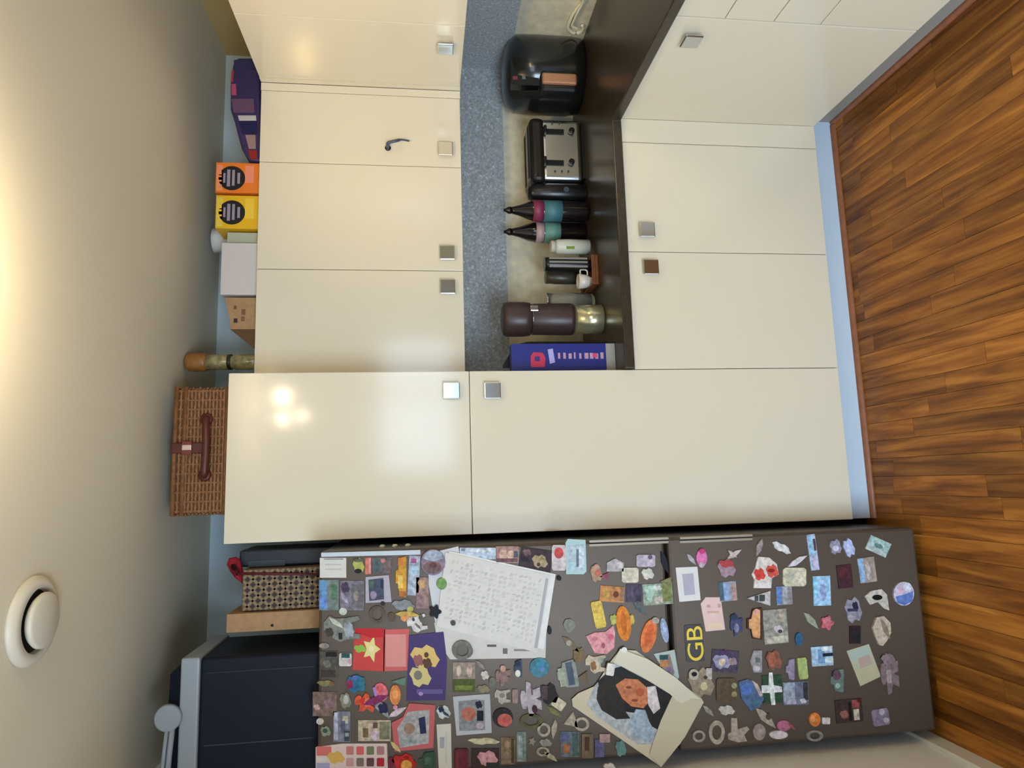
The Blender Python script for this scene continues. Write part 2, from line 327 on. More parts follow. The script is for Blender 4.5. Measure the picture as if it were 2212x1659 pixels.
for yp in (284, 351):
    p = at(1200, yp, Y=.40); q0, q1 = at(1171, yp, Y=.40).z, at(1218, yp, Y=.40).z
    MB().box((p.x - .011, .399, q1), (p.x + .011, .41, q0), dark).build('lever_slot', t)
    MB().box((p.x - .019, .378, q0 - .018), (p.x + .019, .400, q0 - .004), black).build('lever', t, .004)
    k = at(1234, yp, Y=.40); MB().lathe((k.x, .405, k.z), [(.013, 0), (.013, .018), (.010, .021)], black, 18, 'y').build('dial', t)
for yp, xs in ((266, (1193, 1208)), (370, (1199, 1214, 1228))):
    for xp in xs:
        k = at(xp, yp, Y=.40); MB().lathe((k.x, .405, k.z), [(.0045, 0), (.0045, .006)], mat((90, 92, 96), .3, .8), 10, 'y').build('button', t)
p = at(1170, 322, Y=.40); MB().box((x0 + .03, .43, zt_ - .004), (x1 - .03, .455, zt_ + .0015), dark).build('bread_slot', t); MB().box((x0 + .03, .52, zt_ - .004), (x1 - .03, .545, zt_ + .0015), dark).build('bread_slot', t)
t = thing('coffee_grinder', 'squat black grinder between the chrome toaster and the dark bottles', 'grinder')
c_ = column(m_ := MB(), 417, .44, [(1268, 20), (1262, 21), (1180, 20), (1172, 18), (1150, 18), (1141, 13), (1139, 4)], black, c=.865); m_.build('body', t)
p = at(1205, 413, Y=.40); MB().lathe((c_, .402, at(1222, 413, Y=.41).z), [(.012, 0), (.012, .008)], mat((60, 70, 84), .3), 16, 'y').build('switch', t)
def bottle(label, ypx, tipx, Y, lab):
    t = thing('sauce_bottle', label, 'bottle', 'dark sauce bottles on the worktop')
    gl = mat((22, 16, 18), .12, coat=.3, name='dark_bottle_glass')
    cx = column(m_ := MB(), ypx, Y, [(1270, 19), (1262, 21), (1160, 21), (1142, 18), (1122, 11), (1110, 8), (tipx + 14, 6)], gl); m_.build('body', t)
    s = (at(1200, ypx - 10, Y=Y).x - at(1200, ypx + 10, Y=Y).x) / 20; zt0 = at(tipx + 16, ypx, Y=Y).z
    MB().lathe((cx, Y, zt0), [(7.5 * s, 0), (7 * s, .012), (4 * s, .022), (2.5 * s, at(tipx, ypx, Y=Y).z - zt0)], black, 16).build('cap', t)
    for xa, xb, c in lab:
        za, zb = at(xb, ypx, Y=Y).z, at(xa, ypx, Y=Y).z
        MB().lathe((cx, Y, za), [(21.6 * s, 0), (21.6 * s, zb - za)], mat(c, .5), 28).build('label', t, label=None)
    return t
bottle('dark sauce bottle with pink and teal label nearest the toaster', 458, 1088, .40, [(1150, 1172, (130, 48, 76)), (1173, 1212, (66, 116, 126))])
bottle('dark sauce bottle with pale pink and mint label beside the jar', 504, 1088, .475, [(1156, 1173, (176, 150, 150)), (1174, 1208, (104, 152, 142))])
t = thing('small_jar', 'small white jar with a green leaf mark beside the bottles', 'jar')
c_ = column(m_ := MB(), 534, .36, [(1272, 15), (1225, 16), (1205, 15), (1200, 13)], mat((205, 205, 188), .35)); m_.build('body', t)
z1 = at(1200, 534, Y=.36).z; MB().lathe((c_, .36, z1), [(.026, 0), (.026, .018), (.022, .022)], mat((190, 186, 170), .4), 20).build('lid', t)
z1 = at(1230, 534, Y=.36).z; MB().box((c_ - .02, .3285, z1 - .015), (c_ + .004, .3295, z1 + .02), mat((120, 150, 60), .5)).build('label', t)
t = thing('wooden_tray', 'small brown wooden tray carrying canister, cup and glass', 'tray')
a, b = at(1268, 648, Y=.30), at(1268, 553, Y=.30); a.x = .404
wd = mat((120, 70, 38), .45, noise=.25, scale=60, name='tray_wood')
MB().box((a.x, .28, CT), (b.x, .47, CT + .012), wd).box((a.x, .28, CT + .012), (b.x, .288, CT + .028), wd).box((a.x, .462, CT + .012), (b.x, .47, CT + .028), wd).box((a.x, .288, CT + .012), (a.x + .008, .462, CT + .028), wd).box((b.x - .008, .288, CT + .012), (b.x, .462, CT + .028), wd).build('tray', t, .002)
TB = CT + .012
t = thing('striped_canister', 'black canister with pale stripes standing on the wooden tray', 'canister')
c_ = at(1245, 572, Y=.36).x
m_ = MB(); zz = at(1176, 572, Y=.36).z - TB; m_.lathe((c_, .36, TB), [(.030, 0), (.031, .01), (.031, zz - .02), (.029, zz)], black); m_.build('body', t)
for k in (-.55, .05, .6): MB().box((c_ + k * .03 - .004, .327 + abs(k) * .006, TB + .02), (c_ + k * .03 + .004, .334 + abs(k) * .006, TB + zz * .92), mat((138, 134, 126), .4)).build('stripe', t)
t = thing('white_cup', 'rounded white cup standing on the wooden tray', 'cup')
c_ = at(1240, 608, Y=.345).x; m_ = MB(); m_.lathe((c_, .345, TB), [(.016, 0), (.018, .004), (.029, .03), (.032, .062), (.029, .062), (.026, .03), (.012, .008)], mat((222, 214, 202), .25)); m_.build('body', t)
m_ = MB(); m_.tube(smooth_curve([(c_ + .028, .345, TB + .05), (c_ + .05, .345, TB + .048), (c_ + .048, .345, TB + .022), (c_ + .026, .345, TB + .02)]), .0035, mat((222, 214, 202), .25)); m_.build('handle', t)
t = thing('dark_canister', 'small dark olive canister behind the white cup on the tray', 'canister')
c_ = at(1240, 600, Y=.425).x; m_ = MB(); zz = at(1178, 600, Y=.425).z - TB; m_.lathe((c_, .425, TB), [(.028, 0), (.029, zz * .8), (.027, zz * .82), (.027, zz)], mat((62, 56, 44), .35)); m_.build('body', t)
t = thing('glass_carafe', 'clear glass carafe on the worktop beside the brown dispenser', 'glass')
gm = bpy.data.materials.new('clear_glass'); gm.use_nodes = True; gb = gm.node_tree.nodes['Principled BSDF']; gb.inputs['Transmission Weight'].default_value = .92; gb.inputs['Roughness'].default_value = .03; gb.inputs['IOR'].default_value = 1.3; gb.inputs['Base Color'].default_value = (.93, .95, .93, 1)
Yg = .39; c_ = at(1268, 648, Y=Yg).x - .01; zz = at(1180, 648, Y=Yg).z - CT
MB().lathe((c_, Yg, CT), [(.030, 0), (.038, .01), (.041, zz * .5), (.036, zz * .85), (.039, zz), (.0375, zz), (.0345, zz * .85), (.0395, zz * .5), (.036, .014), (.004, .012)], gm).build('bowl', t)
MB().lathe((c_, Yg, CT + zz), [(.0395, -.004), (.0405, -.002), (.0405, .001), (.0395, .003)], chrome).build('rim', t)
t = thing('brown_dispenser', 'tall chocolate-brown cylindrical dispenser with a glass foot', 'dispenser')
br = mat((68, 50, 48), .38, name='chocolate_plastic')
Yd = .27; c_ = column(m_ := MB(), 690, Yd, [(1236, 33), (1228, 34), (1150, 33), (1146, 31)], br, base=at(1236, 690, Y=Yd).z); m_.build('body', t)
zz = at(1146, 690, Y=Yd).z; zt_ = at(1083, 683, Y=Yd).z; s = .00180
MB().lathe((c_, Yd, zz - .002), [(.050, 0), (.066, .006), (.070, .03), (.070, zt_ - zz - .02), (.064, zt_ - zz - .006), (.050, zt_ - zz)], br, 36).build('lid', t)
MB().lathe((c_, Yd, zz - .006), [(.0605, 0), (.0605, .005)], chrome, 30).build('band', t)
p = at(1145, 664, Y=Yd); MB().box((c_ + .015, Yd - .078, zz - .022), (c_ + .037, Yd - .054, zz + .012), chrome).build('latch', t, .003)
zf = at(1236, 690, Y=Yd).z; MB().lathe((c_, Yd, CT), [(.056, 0), (.060, .008), (.058, zf - CT), (.046, zf - CT), (.046, .012), (.004, .01)], mat((206, 200, 160), .18, .75, name='pale_metal'), 30).build('foot', t, label='pale shiny metal foot')
MB().lathe((c_, Yd, CT + .0125), [(.038, 0), (.042, .010), (.040, zf - CT - .016), (.02, zf - CT - .014)], mat((226, 222, 190), .4), 26).build('cream_filling', t)
t = thing('cereal_box', 'blue cardboard box with a red mark against the tall cabinet', 'box')
Yb = .10; a, b = at(1308, 742, Y=Yb), at(1104, 742, Y=Yb); blue = mat((34, 44, 128), .35, name='blue_card')
MB().box((.004, Yb, CT + .001), (a.x, Yb + .06, a.z), mat((158, 152, 146), .5)).build('base_panel', t)
MB().box((.004, Yb, a.z), (a.x, Yb + .06, b.z), blue).build('carton', t, .001)
def patch(parent, name, x0, x1, y0, y1, Y, c, th=.001):
    a, b = at(x0, y0, Y=Y), at(x1, y1, Y=Y)
    return MB().box((b.x, Y - th, b.z), (a.x, Y + .0002, a.z), mat(c, .45)).build(name, parent)
def poly(parent, name, pts, Y, c, th=.001, M=None):
    return MB().prism([(at(x, y, Y=Y).x, at(x, y, Y=Y).z) for x, y in pts], Y - th, Y + .0002, M or mat(c, .45)).build(name, parent)
def text_marks(parent, x0, x1, y, h, Y, c, n, seed=1, vertical=False):      # a row of unreadable strokes
    rr = random.Random(seed); m_ = MB(); M = mat(c, .5)
    for k in range(n):
        f = x0 + (x1 - x0) * k / n; g_ = x0 + (x1 - x0) * (k + .35 + .45 * rr.random()) / n
        r = (f, g_, y - h / 2 * (.6 + .4 * rr.random()), y + h / 2) if not vertical else (y - h / 2, y + h / 2, f, g_)
        a, b = at(r[0], r[2], Y=Y), at(r[1], r[3], Y=Y); m_.box((b.x, Y - .0014, b.z), (a.x, Y - .0002, a.z), M)
    return m_.build('lettering', parent)
poly(t, 'red_mark', [(1146, 770), (1152, 761), (1172, 762), (1178, 772), (1177, 793), (1147, 793)], Yb, (196, 48, 84))
patch(t, 'red_mark_core', 1155, 1166, 770, 780, Yb - .001, (60, 40, 120))
poly(t, 'white_mark', [(1183, 755), (1194, 753), (1199, 783), (1188, 786)], Yb, (176, 170, 226))
text_marks(t, 1205, 1308, 768, 14, Yb, (190, 150, 170), 9, 3); patch(t, 'pink_mark', 1280, 1290, 763, 772, Yb - .0014, (210, 70, 120))
t = thing('black_tray', 'thin black tray leaning upright behind the blue box', 'tray')
MB().prism([(at(x, y, Y=.20).x, at(x, y, Y=.20).z) for x, y in ((1086, 795), (1087, 788), (1112, 745), (1140, 738), (1150, 738), (1150, 795))] , .20, .208, black).build('sheet', t)
p0 = at(1150, 795, Y=.20); p1 = at(1150, 738, Y=.20); MB().box((.004, .20, CT), (p1.x, .208, p0.z), black).build('sheet_foot', t)
t = thing('white_cable', 'looped white cable hanging on the pale splashback by the fryer', 'cable')
pts = [at(x, y, X=XW - .02) for x, y in ((1262, -30), (1264, 0), (1250, 14), (1237, 32), (1229, 50), (1228, 62), (1238, 71), (1252, 70), (1259, 62), (1257, 54))]
cw = mat((232, 228, 200), .4, name='cream_cable')
MB().tube(smooth_curve(pts), .0075, cw).build('cable', t)
pts = [at(x, y, X=XW - .035) for x, y in ((1262, -20), (1259, 5), (1247, 28), (1238, 48), (1236, 56), (1246, 62))]; MB().tube(smooth_curve(pts), .005, cw).build('cable', t)
# ------------------------------------------------------------------ things on the wall cabinets
Yf = YU + .035
t = thing('snack_bag', 'long purple packet tapering to a red tip on the wall cabinets', 'packet')
out = [(560, 128), (552, 124), (512, 124), (502, 140), (497, 180), (497, 235), (506, 262), (513, 290), (522, 322), (536, 346), (560, 350)]
pu = mat((52, 42, 84), .45, noise=.12, scale=40, name='purple_foil')
def zsnap(L, z): return [(X, max(Z, z)) if Z > z + .012 else (X, z) for X, Z in L]
P2 = zsnap([(at(x, y, Y=Yf).x, at(x, y, Y=Yf).z) for x, y in out], ZU)
MB().prism(P2, Yf, Yf + .09, pu).build('packet', t, .01)
for nm, pts, c in (('mauve_panel', [(500, 214), (548, 214), (550, 244), (505, 244)], (98, 70, 100)), ('white_band', [(514, 250), (553, 250), (554, 261), (517, 261)], (190, 184, 186)),
    ('dark_band', [(516, 263), (556, 263), (556, 289), (524, 289)], (24, 22, 72)), ('pale_patch', [(530, 292), (552, 292), (553, 322), (538, 322)], (150, 120, 120)), ('red_tip', [(536, 325), (555, 325), (556, 344), (541, 344)], (140, 30, 26)),
    ('magenta_spot', [(500, 182), (510, 182), (511, 206), (501, 206)], (176, 72, 110)), ('dark_top', [(506, 130), (545, 130), (548, 150), (504, 150)], (46, 44, 84)), ('pink_edge', [(501, 152), (506, 152), (504, 178), (499, 178)], (150, 50, 70))):
    poly(t, nm, pts, Yf, c, .002)
def tea(label, y0, y1, base, top, side):
    t = thing('tea_box', label, 'box'); Yt = YU + .03; t['group'] = 'tea boxes on the wall cabinets'
    a, b = at(555, y1, Y=Yt), at(467, y0, Y=Yt); m_ = MB().box((a.x + .0008, Yt, ZU), (b.x - .0008, Yt + .12, b.z), mat(base, .4)); m_.build('carton', t, .001)
    cy = (y0 + y1) / 2 + 1; c = at(501, cy, Y=Yt); r = at(501, cy - 26, Y=Yt).x - c.x
    MB().lathe((c.x, Yt + .0002, c.z), [(r, 0), (r, .0012)], mat((22, 20, 24), .4), 32, 'y').build('round_logo', t)
    m_ = MB(); M = mat((150, 140, 158), .5)
    for dz, dx, hh, ww in ((-.62, -.45, .20, .9), (-.22, -.62, .20, 1.3), (.12, -.7, .24, 1.4), (.48, -.4, .16, .8)): m_.box((c.x + dx * r, Yt - .0018, c.z + dz * r), (c.x + (dx + ww) * r, Yt - .0008, c.z + (dz + hh) * r), M)
    m_.build('logo_lettering', t)
    patch(t, 'top_band', 469, 480, y0 + 6, y1 - 6, Yt, top); text_marks(t, y0 + 10, y1 - 10, 475, 8, Yt - .001, side, 5, 2, True)
    patch(t, 'lower_panel', 530, 548, y0 + 8, y1 - 22, Yt, side)
tea('orange tea box with a round black mark, next to the yellow one', 350, 418, (226, 120, 36), (236, 150, 90), (232, 140, 110))
tea('yellow tea box with a round black mark, next to the orange one', 421, 495, (226, 178, 28), (222, 200, 90), (236, 196, 60))
t = thing('white_box', 'plain white carton on the wall cabinets beside the yellow tea box', 'box')
Yt = YU + .03; a, b = at(550, 637, Y=Yt), at(479, 524, Y=Yt); MB().box((a.x, Yt, ZU), (b.x, Yt + .12, b.z), mat((206, 198, 194), .5)).build('carton', t, .002); 
a2, b2 = at(550, 523, Y=Yt + .01), at(490, 500, Y=Yt + .01); MB().box((a2.x, Yt + .02, ZU), (b2.x, Yt + .13, b2.z), mat((176, 180, 160), .5)).build('inner_flap', t)
t = thing('white_bowl', 'white bowl edge tipped up behind the plain white carton', 'bowl')
p = at(470, 520, Y=YU + .24); m_ = MB(); m_.lathe((p.x, YU + .24, ZU), [(.028, 0), (.03, .004), (.044, p.z - ZU - .02), (.05, p.z - ZU + .012), (.047, p.z - ZU + .012), (.04, p.z - ZU - .02), (.02, .008)], white, 30); m_.build('body', t)
t = thing('cardboard_box', 'open brown cardboard box on the wall cabinets with printed marks', 'box')
Yt = YU + .03; a, b = at(546, 711, Y=Yt), at(499, 643, Y=Yt)
MB().box((a.x, Yt, ZU), (b.x, Yt + .002, b.z), kraft).build('front_panel', t); MB().box((b.x - .002, Yt + .002, ZU), (b.x, Yt + .2, b.z), kraft).build('side_panel', t); MB().box((a.x, Yt + .2, ZU), (b.x, Yt + .202, b.z), kraft).build('back_panel', t)
f1 = at(542, 757, Y=Yt)
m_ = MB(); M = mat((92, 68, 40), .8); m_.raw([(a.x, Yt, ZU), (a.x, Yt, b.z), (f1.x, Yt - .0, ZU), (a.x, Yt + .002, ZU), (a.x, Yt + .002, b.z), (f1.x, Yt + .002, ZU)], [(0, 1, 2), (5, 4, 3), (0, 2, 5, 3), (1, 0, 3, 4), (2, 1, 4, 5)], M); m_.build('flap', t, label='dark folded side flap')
for x0, x1, y0, y1, c in ((505, 511, 660, 668, (104, 74, 50)), (505, 513, 688, 697, (50, 30, 20)), (522, 530, 668, 680, (120, 82, 52)), (521, 528, 684, 694, (120, 86, 56))): patch(t, 'printed_mark', x0, x1, y0, y1, Yt, c)
p = at(486, 655, Y=Yt); MB().raw([(b.x, Yt, b.z), (a.x + .03, Yt, b.z), (b.x, Yt, b.z + .022), (b.x, Yt + .002, b.z), (a.x + .03, Yt + .002, b.z), (b.x, Yt + .002, b.z + .022)], [(0, 2, 1), (3, 4, 5), (0, 1, 4, 3), (1, 2, 5, 4), (2, 0, 3, 5)], kraft).build('top_flap', t)
t = thing('cork_bottle', 'ornate glass bottle with a wooden stopper beside the wicker hamper', 'bottle')
Yt = YU + .05; c_ = at(545, 782, Y=Yt).x; s = .00168
zt_ = at(402, 782, Y=Yt).z - ZU
gg = mat((150, 140, 98), .2, noise=.45, scale=45, coat=.4, name='gilded_glass')
MB().lathe((c_, Yt, ZU), [(.026, 0), (.029, .006), (.029, zt_ * .30), (.024, zt_ * .34), (.024, zt_ * .38), (.030, zt_ * .44), (.030, zt_ * .70)], gg, 24).build('body', t)
MB().lathe((c_, Yt, ZU + zt_ * .70), [(.031, 0), (.034, .008), (.035, zt_ * .16), (.033, zt_ * .26), (.024, zt_ * .30)], mat((150, 100, 46), .4, noise=.2, scale=50, name='stopper_wood'), 24).build('stopper', t)
MB().lathe((c_, Yt, ZU + zt_ * .36), [(.0295, 0), (.0295, .012)], mat((40, 42, 34), .3), 24).build('collar', t)
# wicker hamper on the tall cabinet
t = thing('wicker_hamper', 'brown wicker hamper with leather straps on top of the tall cabinet', 'basket')
Yh = .03; a, b = at(488, 1110, Y=Yh), at(376, 838, Y=Yh); hx0, hx1, hz0, hz1, hd = a.x, b.x, ZT, b.z - .004, .30
wk = mat((142, 98, 60), .7, noise=.2, scale=55, name='wicker'); wk2 = mat((128, 84, 48), .7, noise=.28, scale=70, name='wicker_frame'); core = mat((112, 76, 48), .9)
zl = hz0 + (hz1 - hz0) * .80
MB().box((hx0 + .006, Yh + .006, hz0), (hx1 - .006, Yh + hd, hz1 - .008), core).build('core', t)
ws = MB(); nr = 15
for k in range(nr):
    z = hz0 + .008 + (hz1 - hz0 - .016) * k / (nr - 1); pts = []
    n = 52
    for i in range(n + 1):
        x = hx0 + .006 + (hx1 - hx0 - .012) * i / n; pts.append((x, Yh + .003 + .0025 * math.cos(math.pi * i / 2 + math.pi * k), z))
    ws.tube(pts, .0044, wk, 5)
    pts = [(hx1 - .003 + .0025 * math.cos(math.pi * i / 2 + math.pi * k), Yh + .01 + (hd - .02) * i / 26, z) for i in range(27)]; ws.tube(pts, .0044, wk, 5)
    pts = [(hx0 + .003 + .0025 * math.cos(math.pi * i / 2 + math.pi * k), Yh + .01 + (hd - .02) * i / 26, z) for i in range(27)]; ws.tube(pts, .0044, wk, 5)
ws.build('weave', t)['kind'] = 'stuff'
for k in range(14):
    x = hx0 + .012 + (hx1 - hx0 - .024) * k / 13; MB().box((x - .003, Yh - .0005, hz0), (x + .003, Yh + .006, hz1), wk2).build('stake', t)
for z in (hz0 + .0085, zl, hz1 - .006): MB().tube([(hx0, Yh + hd, z), (hx0 + .001, Yh - .001, z), (hx1 - .001, Yh - .001, z), (hx1, Yh + hd, z)], .0075, wk2, 8).build('rim', t)
hp0, hp1 = at(441, 905, Y=Yh - .02), at(441, 1026, Y=Yh - .02); zc = (hp0.z + hp1.z) / 2
MB().tube(smooth_curve([(hp0.x, Yh - .006, zc), (hp0.x - .012, Yh - .022, zc - .004), ((hp0.x + hp1.x) / 2, Yh - .026, zc - .008), (hp1.x + .012, Yh - .022, zc - .004), (hp1.x, Yh - .006, zc)]), .0125, leather, 10).build('handle', t)
for p in (hp0, hp1):
    e = MB().lathe((p.x, Yh - .002, zc), [(.021, 0), (.020, .006), (.012, .009)], leather, 20, 'y').build('handle_boss', t)
    MB().lathe((p.x, Yh - .006, zc), [(.005, 0), (.005, .004), (.003, .0055)], mat((196, 170, 160), .3, .7), 12, 'y').build('stud', t)
xm = at(408, 968, Y=Yh).x; zbk = at(408, 968, Y=Yh).z
MB().box((xm - .017, Yh - .012, zc - .005), (xm + .017, Yh - .004, hz1), leather).box((xm - .017, Yh - .004, hz1 - .002), (xm + .017, Yh + .12, hz1 + .008), leather).build('strap', t, .003)
MB().box((xm - .022, Yh - .017, zbk - .014), (xm + .022, Yh - .011, zbk + .018), mat((120, 50, 40), .4)).build('buckle_keeper', t, .002)
MB().box((xm - .008, Yh - .021, zbk - .014), (xm + .010, Yh - .016, zbk + .016), mat((224, 200, 190), .3, .5)).build('buckle', t, .003)
# ------------------------------------------------------------------ things on the refrigerator
navy = mat((18, 24, 38), .5, noise=.1, scale=6, spec=.2, name='navy_shell'); greyb = mat((146, 155, 164), .45, name='grey_white_plastic')
t = thing('storage_tub', 'large navy storage tub with a grey-white rim on the refrigerator', 'storage box')
Yn = -.13; a = at(430, 1421, Y=Yn); bx = a.x; z1 = a.z
x0 = FX0 - .02; yb = .18
MB().box((x0, Yn + .004, FZ), (bx - .004, yb, z1), navy).build('tub', t, .012, seg=3)
zz = at(560, 1500, Y=Yn).z
zc2 = at(392, 1425, Y=Yn).z
MB().box((x0 - .004, Yn - .006, z1 - .004), (bx + .002, yb + .004, zc2), greyb).build('rim', t, .006)
m_ = MB().raw([(x0 - .002, Yn + .012, zc2), (bx - .012, Yn + .012, zc2), (bx - .012, yb, zc2), (x0 - .002, yb, zc2), (x0 - .002, Yn + .03, zc2 + .05), (bx - .05, Yn + .03, zc2 + .042), (bx - .03, yb - .02, zc2 + .016), (x0 - .002, yb - .02, zc2 + .016)], [(3, 2, 1, 0), (4, 5, 6, 7), (0, 1, 5, 4), (1, 2, 6, 5), (2, 3, 7, 6), (3, 0, 4, 7)], navy); m_.build('lid', t, .006)
c = at(363, 1551, Y=Yn - .012); MB().lathe((c.x, Yn - .004, c.z), [(.038, 0), (.038, .012), (.034, .016)], greyb, 32, 'y').build('round_clasp', t)
for dx, w_ in ((-.035, .008), (-.020, .006)):
    MB().tube([(c.x - .03, Yn - .012, c.z + dx + .022), (c.x - .11, Yn - .012, c.z + dx + .028), (x0 - .01, Yn - .010, c.z + dx + .034)], w_, greyb, 8).build('handle_rod', t)
for xp in (1520, ): pass
zr = at(600, 1600, Y=Yn); MB().box((zr.x - .0015, Yn + .0025, FZ + .02), (zr.x + .0015, Yn + .0055, z1 - .02), mat((44, 52, 66), .4)).build('ridge', t)
zr = at(600, 1445, Y=Yn); MB().box((zr.x - .0015, Yn + .0025, FZ + .02), (zr.x + .0015, Yn + .0055, z1 - .02), mat((22, 27, 36), .4)).build('ridge', t)
t = thing('cardboard_carton', 'slim upright kraft cardboard carton beside the navy tub', 'box')
Yk = -.02; a, b = at(680, 1357, Y=Yk), at(490, 1316, Y=Yk); b.x = -.781; MB().box((a.x, Yk, FZ), (b.x, Yk + .25, b.z), kraft).build('carton', t, .0015)
p = at(588, 1353, Y=Yk); MB().lathe((p.x + .003, Yk, p.z), [(.0045, 0), (.0045, .0008)], dark, 14, 'y').build('hand_hole', t)
t = thing('patterned_box', 'brown box with a diamond lattice pattern beside the cardboard carton', 'box')
Yk = .0; a, b = at(680, 1313, Y=Yk), at(524, 1231, Y=Yk)
m_ = MB().box((a.x, Yk, FZ), (b.x, Yk + .20, b.z), mat((104, 84, 62), .6)); m_.build('case', t, .004)
lat = MB(); LM = mat((136, 114, 84), .6); DM = mat((44, 30, 24), .6); st = .034
X0, X1, Z0, Z1 = a.x + .003, b.x - .003, FZ + .004, b.z - .004
def clipseg(cx, cz, dx, dz):
    t0, t1 = -1e9, 1e9
    for o, d, lo, hi in ((cx, dx, X0, X1), (cz, dz, Z0, Z1)):
        u, v = (lo - o) / d, (hi - o) / d
        if u > v: u, v = v, u
        t0, t1 = max(t0, u), min(t1, v)
    return (t0, t1) if t1 - t0 > .004 else None
for sgn in (1, -1):
    for k in range(-16, 17):
        cx, cz = (X0 + X1) / 2 + k * st, (Z0 + Z1) / 2; sg = clipseg(cx, cz, 1, sgn)
        if sg:
            p, q = (cx + sg[0], cz + sgn * sg[0]), (cx + sg[1], cz + sgn * sg[1]); nx, nz = -sgn * .0024, .0024
            lat.prism([(p[0] - nx, p[1] - nz), (q[0] - nx, q[1] - nz), (q[0] + nx, q[1] + nz), (p[0] + nx, p[1] + nz)], Yk - .0008, Yk + .0002, LM)
for i in range(-16, 17):
    for j in range(-16, 17):
        if (i + j) % 2 == 0: continue
        cx, cz = (X0 + X1) / 2 + i * st / 2, (Z0 + Z1) / 2 + j * st / 2
        if X0 + .009 < cx < X1 - .009 and Z0 + .009 < cz < Z1 - .009: lat.prism([(cx - .0085, cz), (cx, cz - .0085), (cx + .0085, cz), (cx, cz + .0085)], Yk - .0006, Yk + .0002, DM)
lat.build('lattice_print', t)['kind'] = 'stuff'
t = thing('dark_case', 'dark navy case squeezed between lattice box and tall cabinet', 'box')
Yk = .05; a, b = at(690, 1228, Y=Yk), at(517, 1190, Y=Yk); a.x = -.645; MB().box((a.x, Yk, FZ), (min(b.x, TX - .003), Yk + .2, b.z), mat((24, 32, 46), .4)).build('case', t, .006)
MB().box((a.x, Yk - .003, (FZ + b.z) / 2), (a.x + .02, Yk, b.z - .03), mat((44, 60, 70), .3)).build('catch', t)
t = thing('red_cloth', 'crumpled red cloth poking up beside the lattice box', 'cloth')
Yk = .02; rc = mat((150, 20, 44), .7, noise=.3, scale=50, name='red_fabric')
zt0 = Z1 + .004; P3 = [(at(x, y, Y=Yk).x, at(x, y, Y=Yk).z) for x, y in ((524, 1262), (508, 1250), (497, 1236), (489, 1220), (494, 1206), (508, 1203), (517, 1209), (522, 1228), (524, 1240))]
m_ = MB(); n = len(P3); cx = sum(p[0] for p in P3) / n; cz = sum(p[1] for p in P3) / n; vs = []; rr = random.Random(3)
for d, k in ((-.012, .45), (-.006, .85), (.004, 1), (.016, .95), (.028, .6)): vs += [(cx + (x - cx) * k, Yk + d + rr.uniform(-.002, .002), cz + (z - cz) * k) for x, z in P3]
m_.raw(vs, [(j * n + i, j * n + (i + 1) % n, (j + 1) * n + (i + 1) % n, (j + 1) * n + i) for j in range(4) for i in range(n)] + [list(range(n)), list(range(4 * n, 5 * n))[::-1]], rc, True); m_.build('cloth', t)
p = at(560, 1216, Y=.03)
MB().tube([(at(600, 1236, Y=.03).x - .01, .03 - .04, FZ + .0), (at(524, 1236, Y=.03).x, -.006, at(516, 1236, Y=.0).z)], .004, mat((90, 20, 34), .6)).build('stem', t)
# ------------------------------------------------------------------ ceiling vent
t = thing('ceiling_vent', 'round off-white ventilation valve on the ceiling', 'vent')
c = at(66, 1341, Z=ZC); vm = mat((206, 200, 182), .4, name='vent_plastic'); R0 = .098
m_ = MB(); m_.lathe((c.x, c.y, ZC), [(R0, 0), (R0, -.006), (R0 * .9, -.016), (R0 * .74, -.020), (R0 * .70, -.012), (R0 * .70, -.004)], vm, 48); m_.build('ring', t)
m_ = MB(); m_.lathe((c.x, c.y, ZC), [(R0 * .3, -.004), (R0 * .55, -.016), (R0 * .62, -.024), (R0 * .62, -.030), (R0 * .55, -.034), (.004, -.035)], vm, 48); m_.build('disc', t)
m_ = MB(); m_.lathe((c.x, c.y, ZC - .004), [(R0 * .695, -.0005), (R0 * .69, 0)], dark, 48); m_.build('shadow_gap', t)
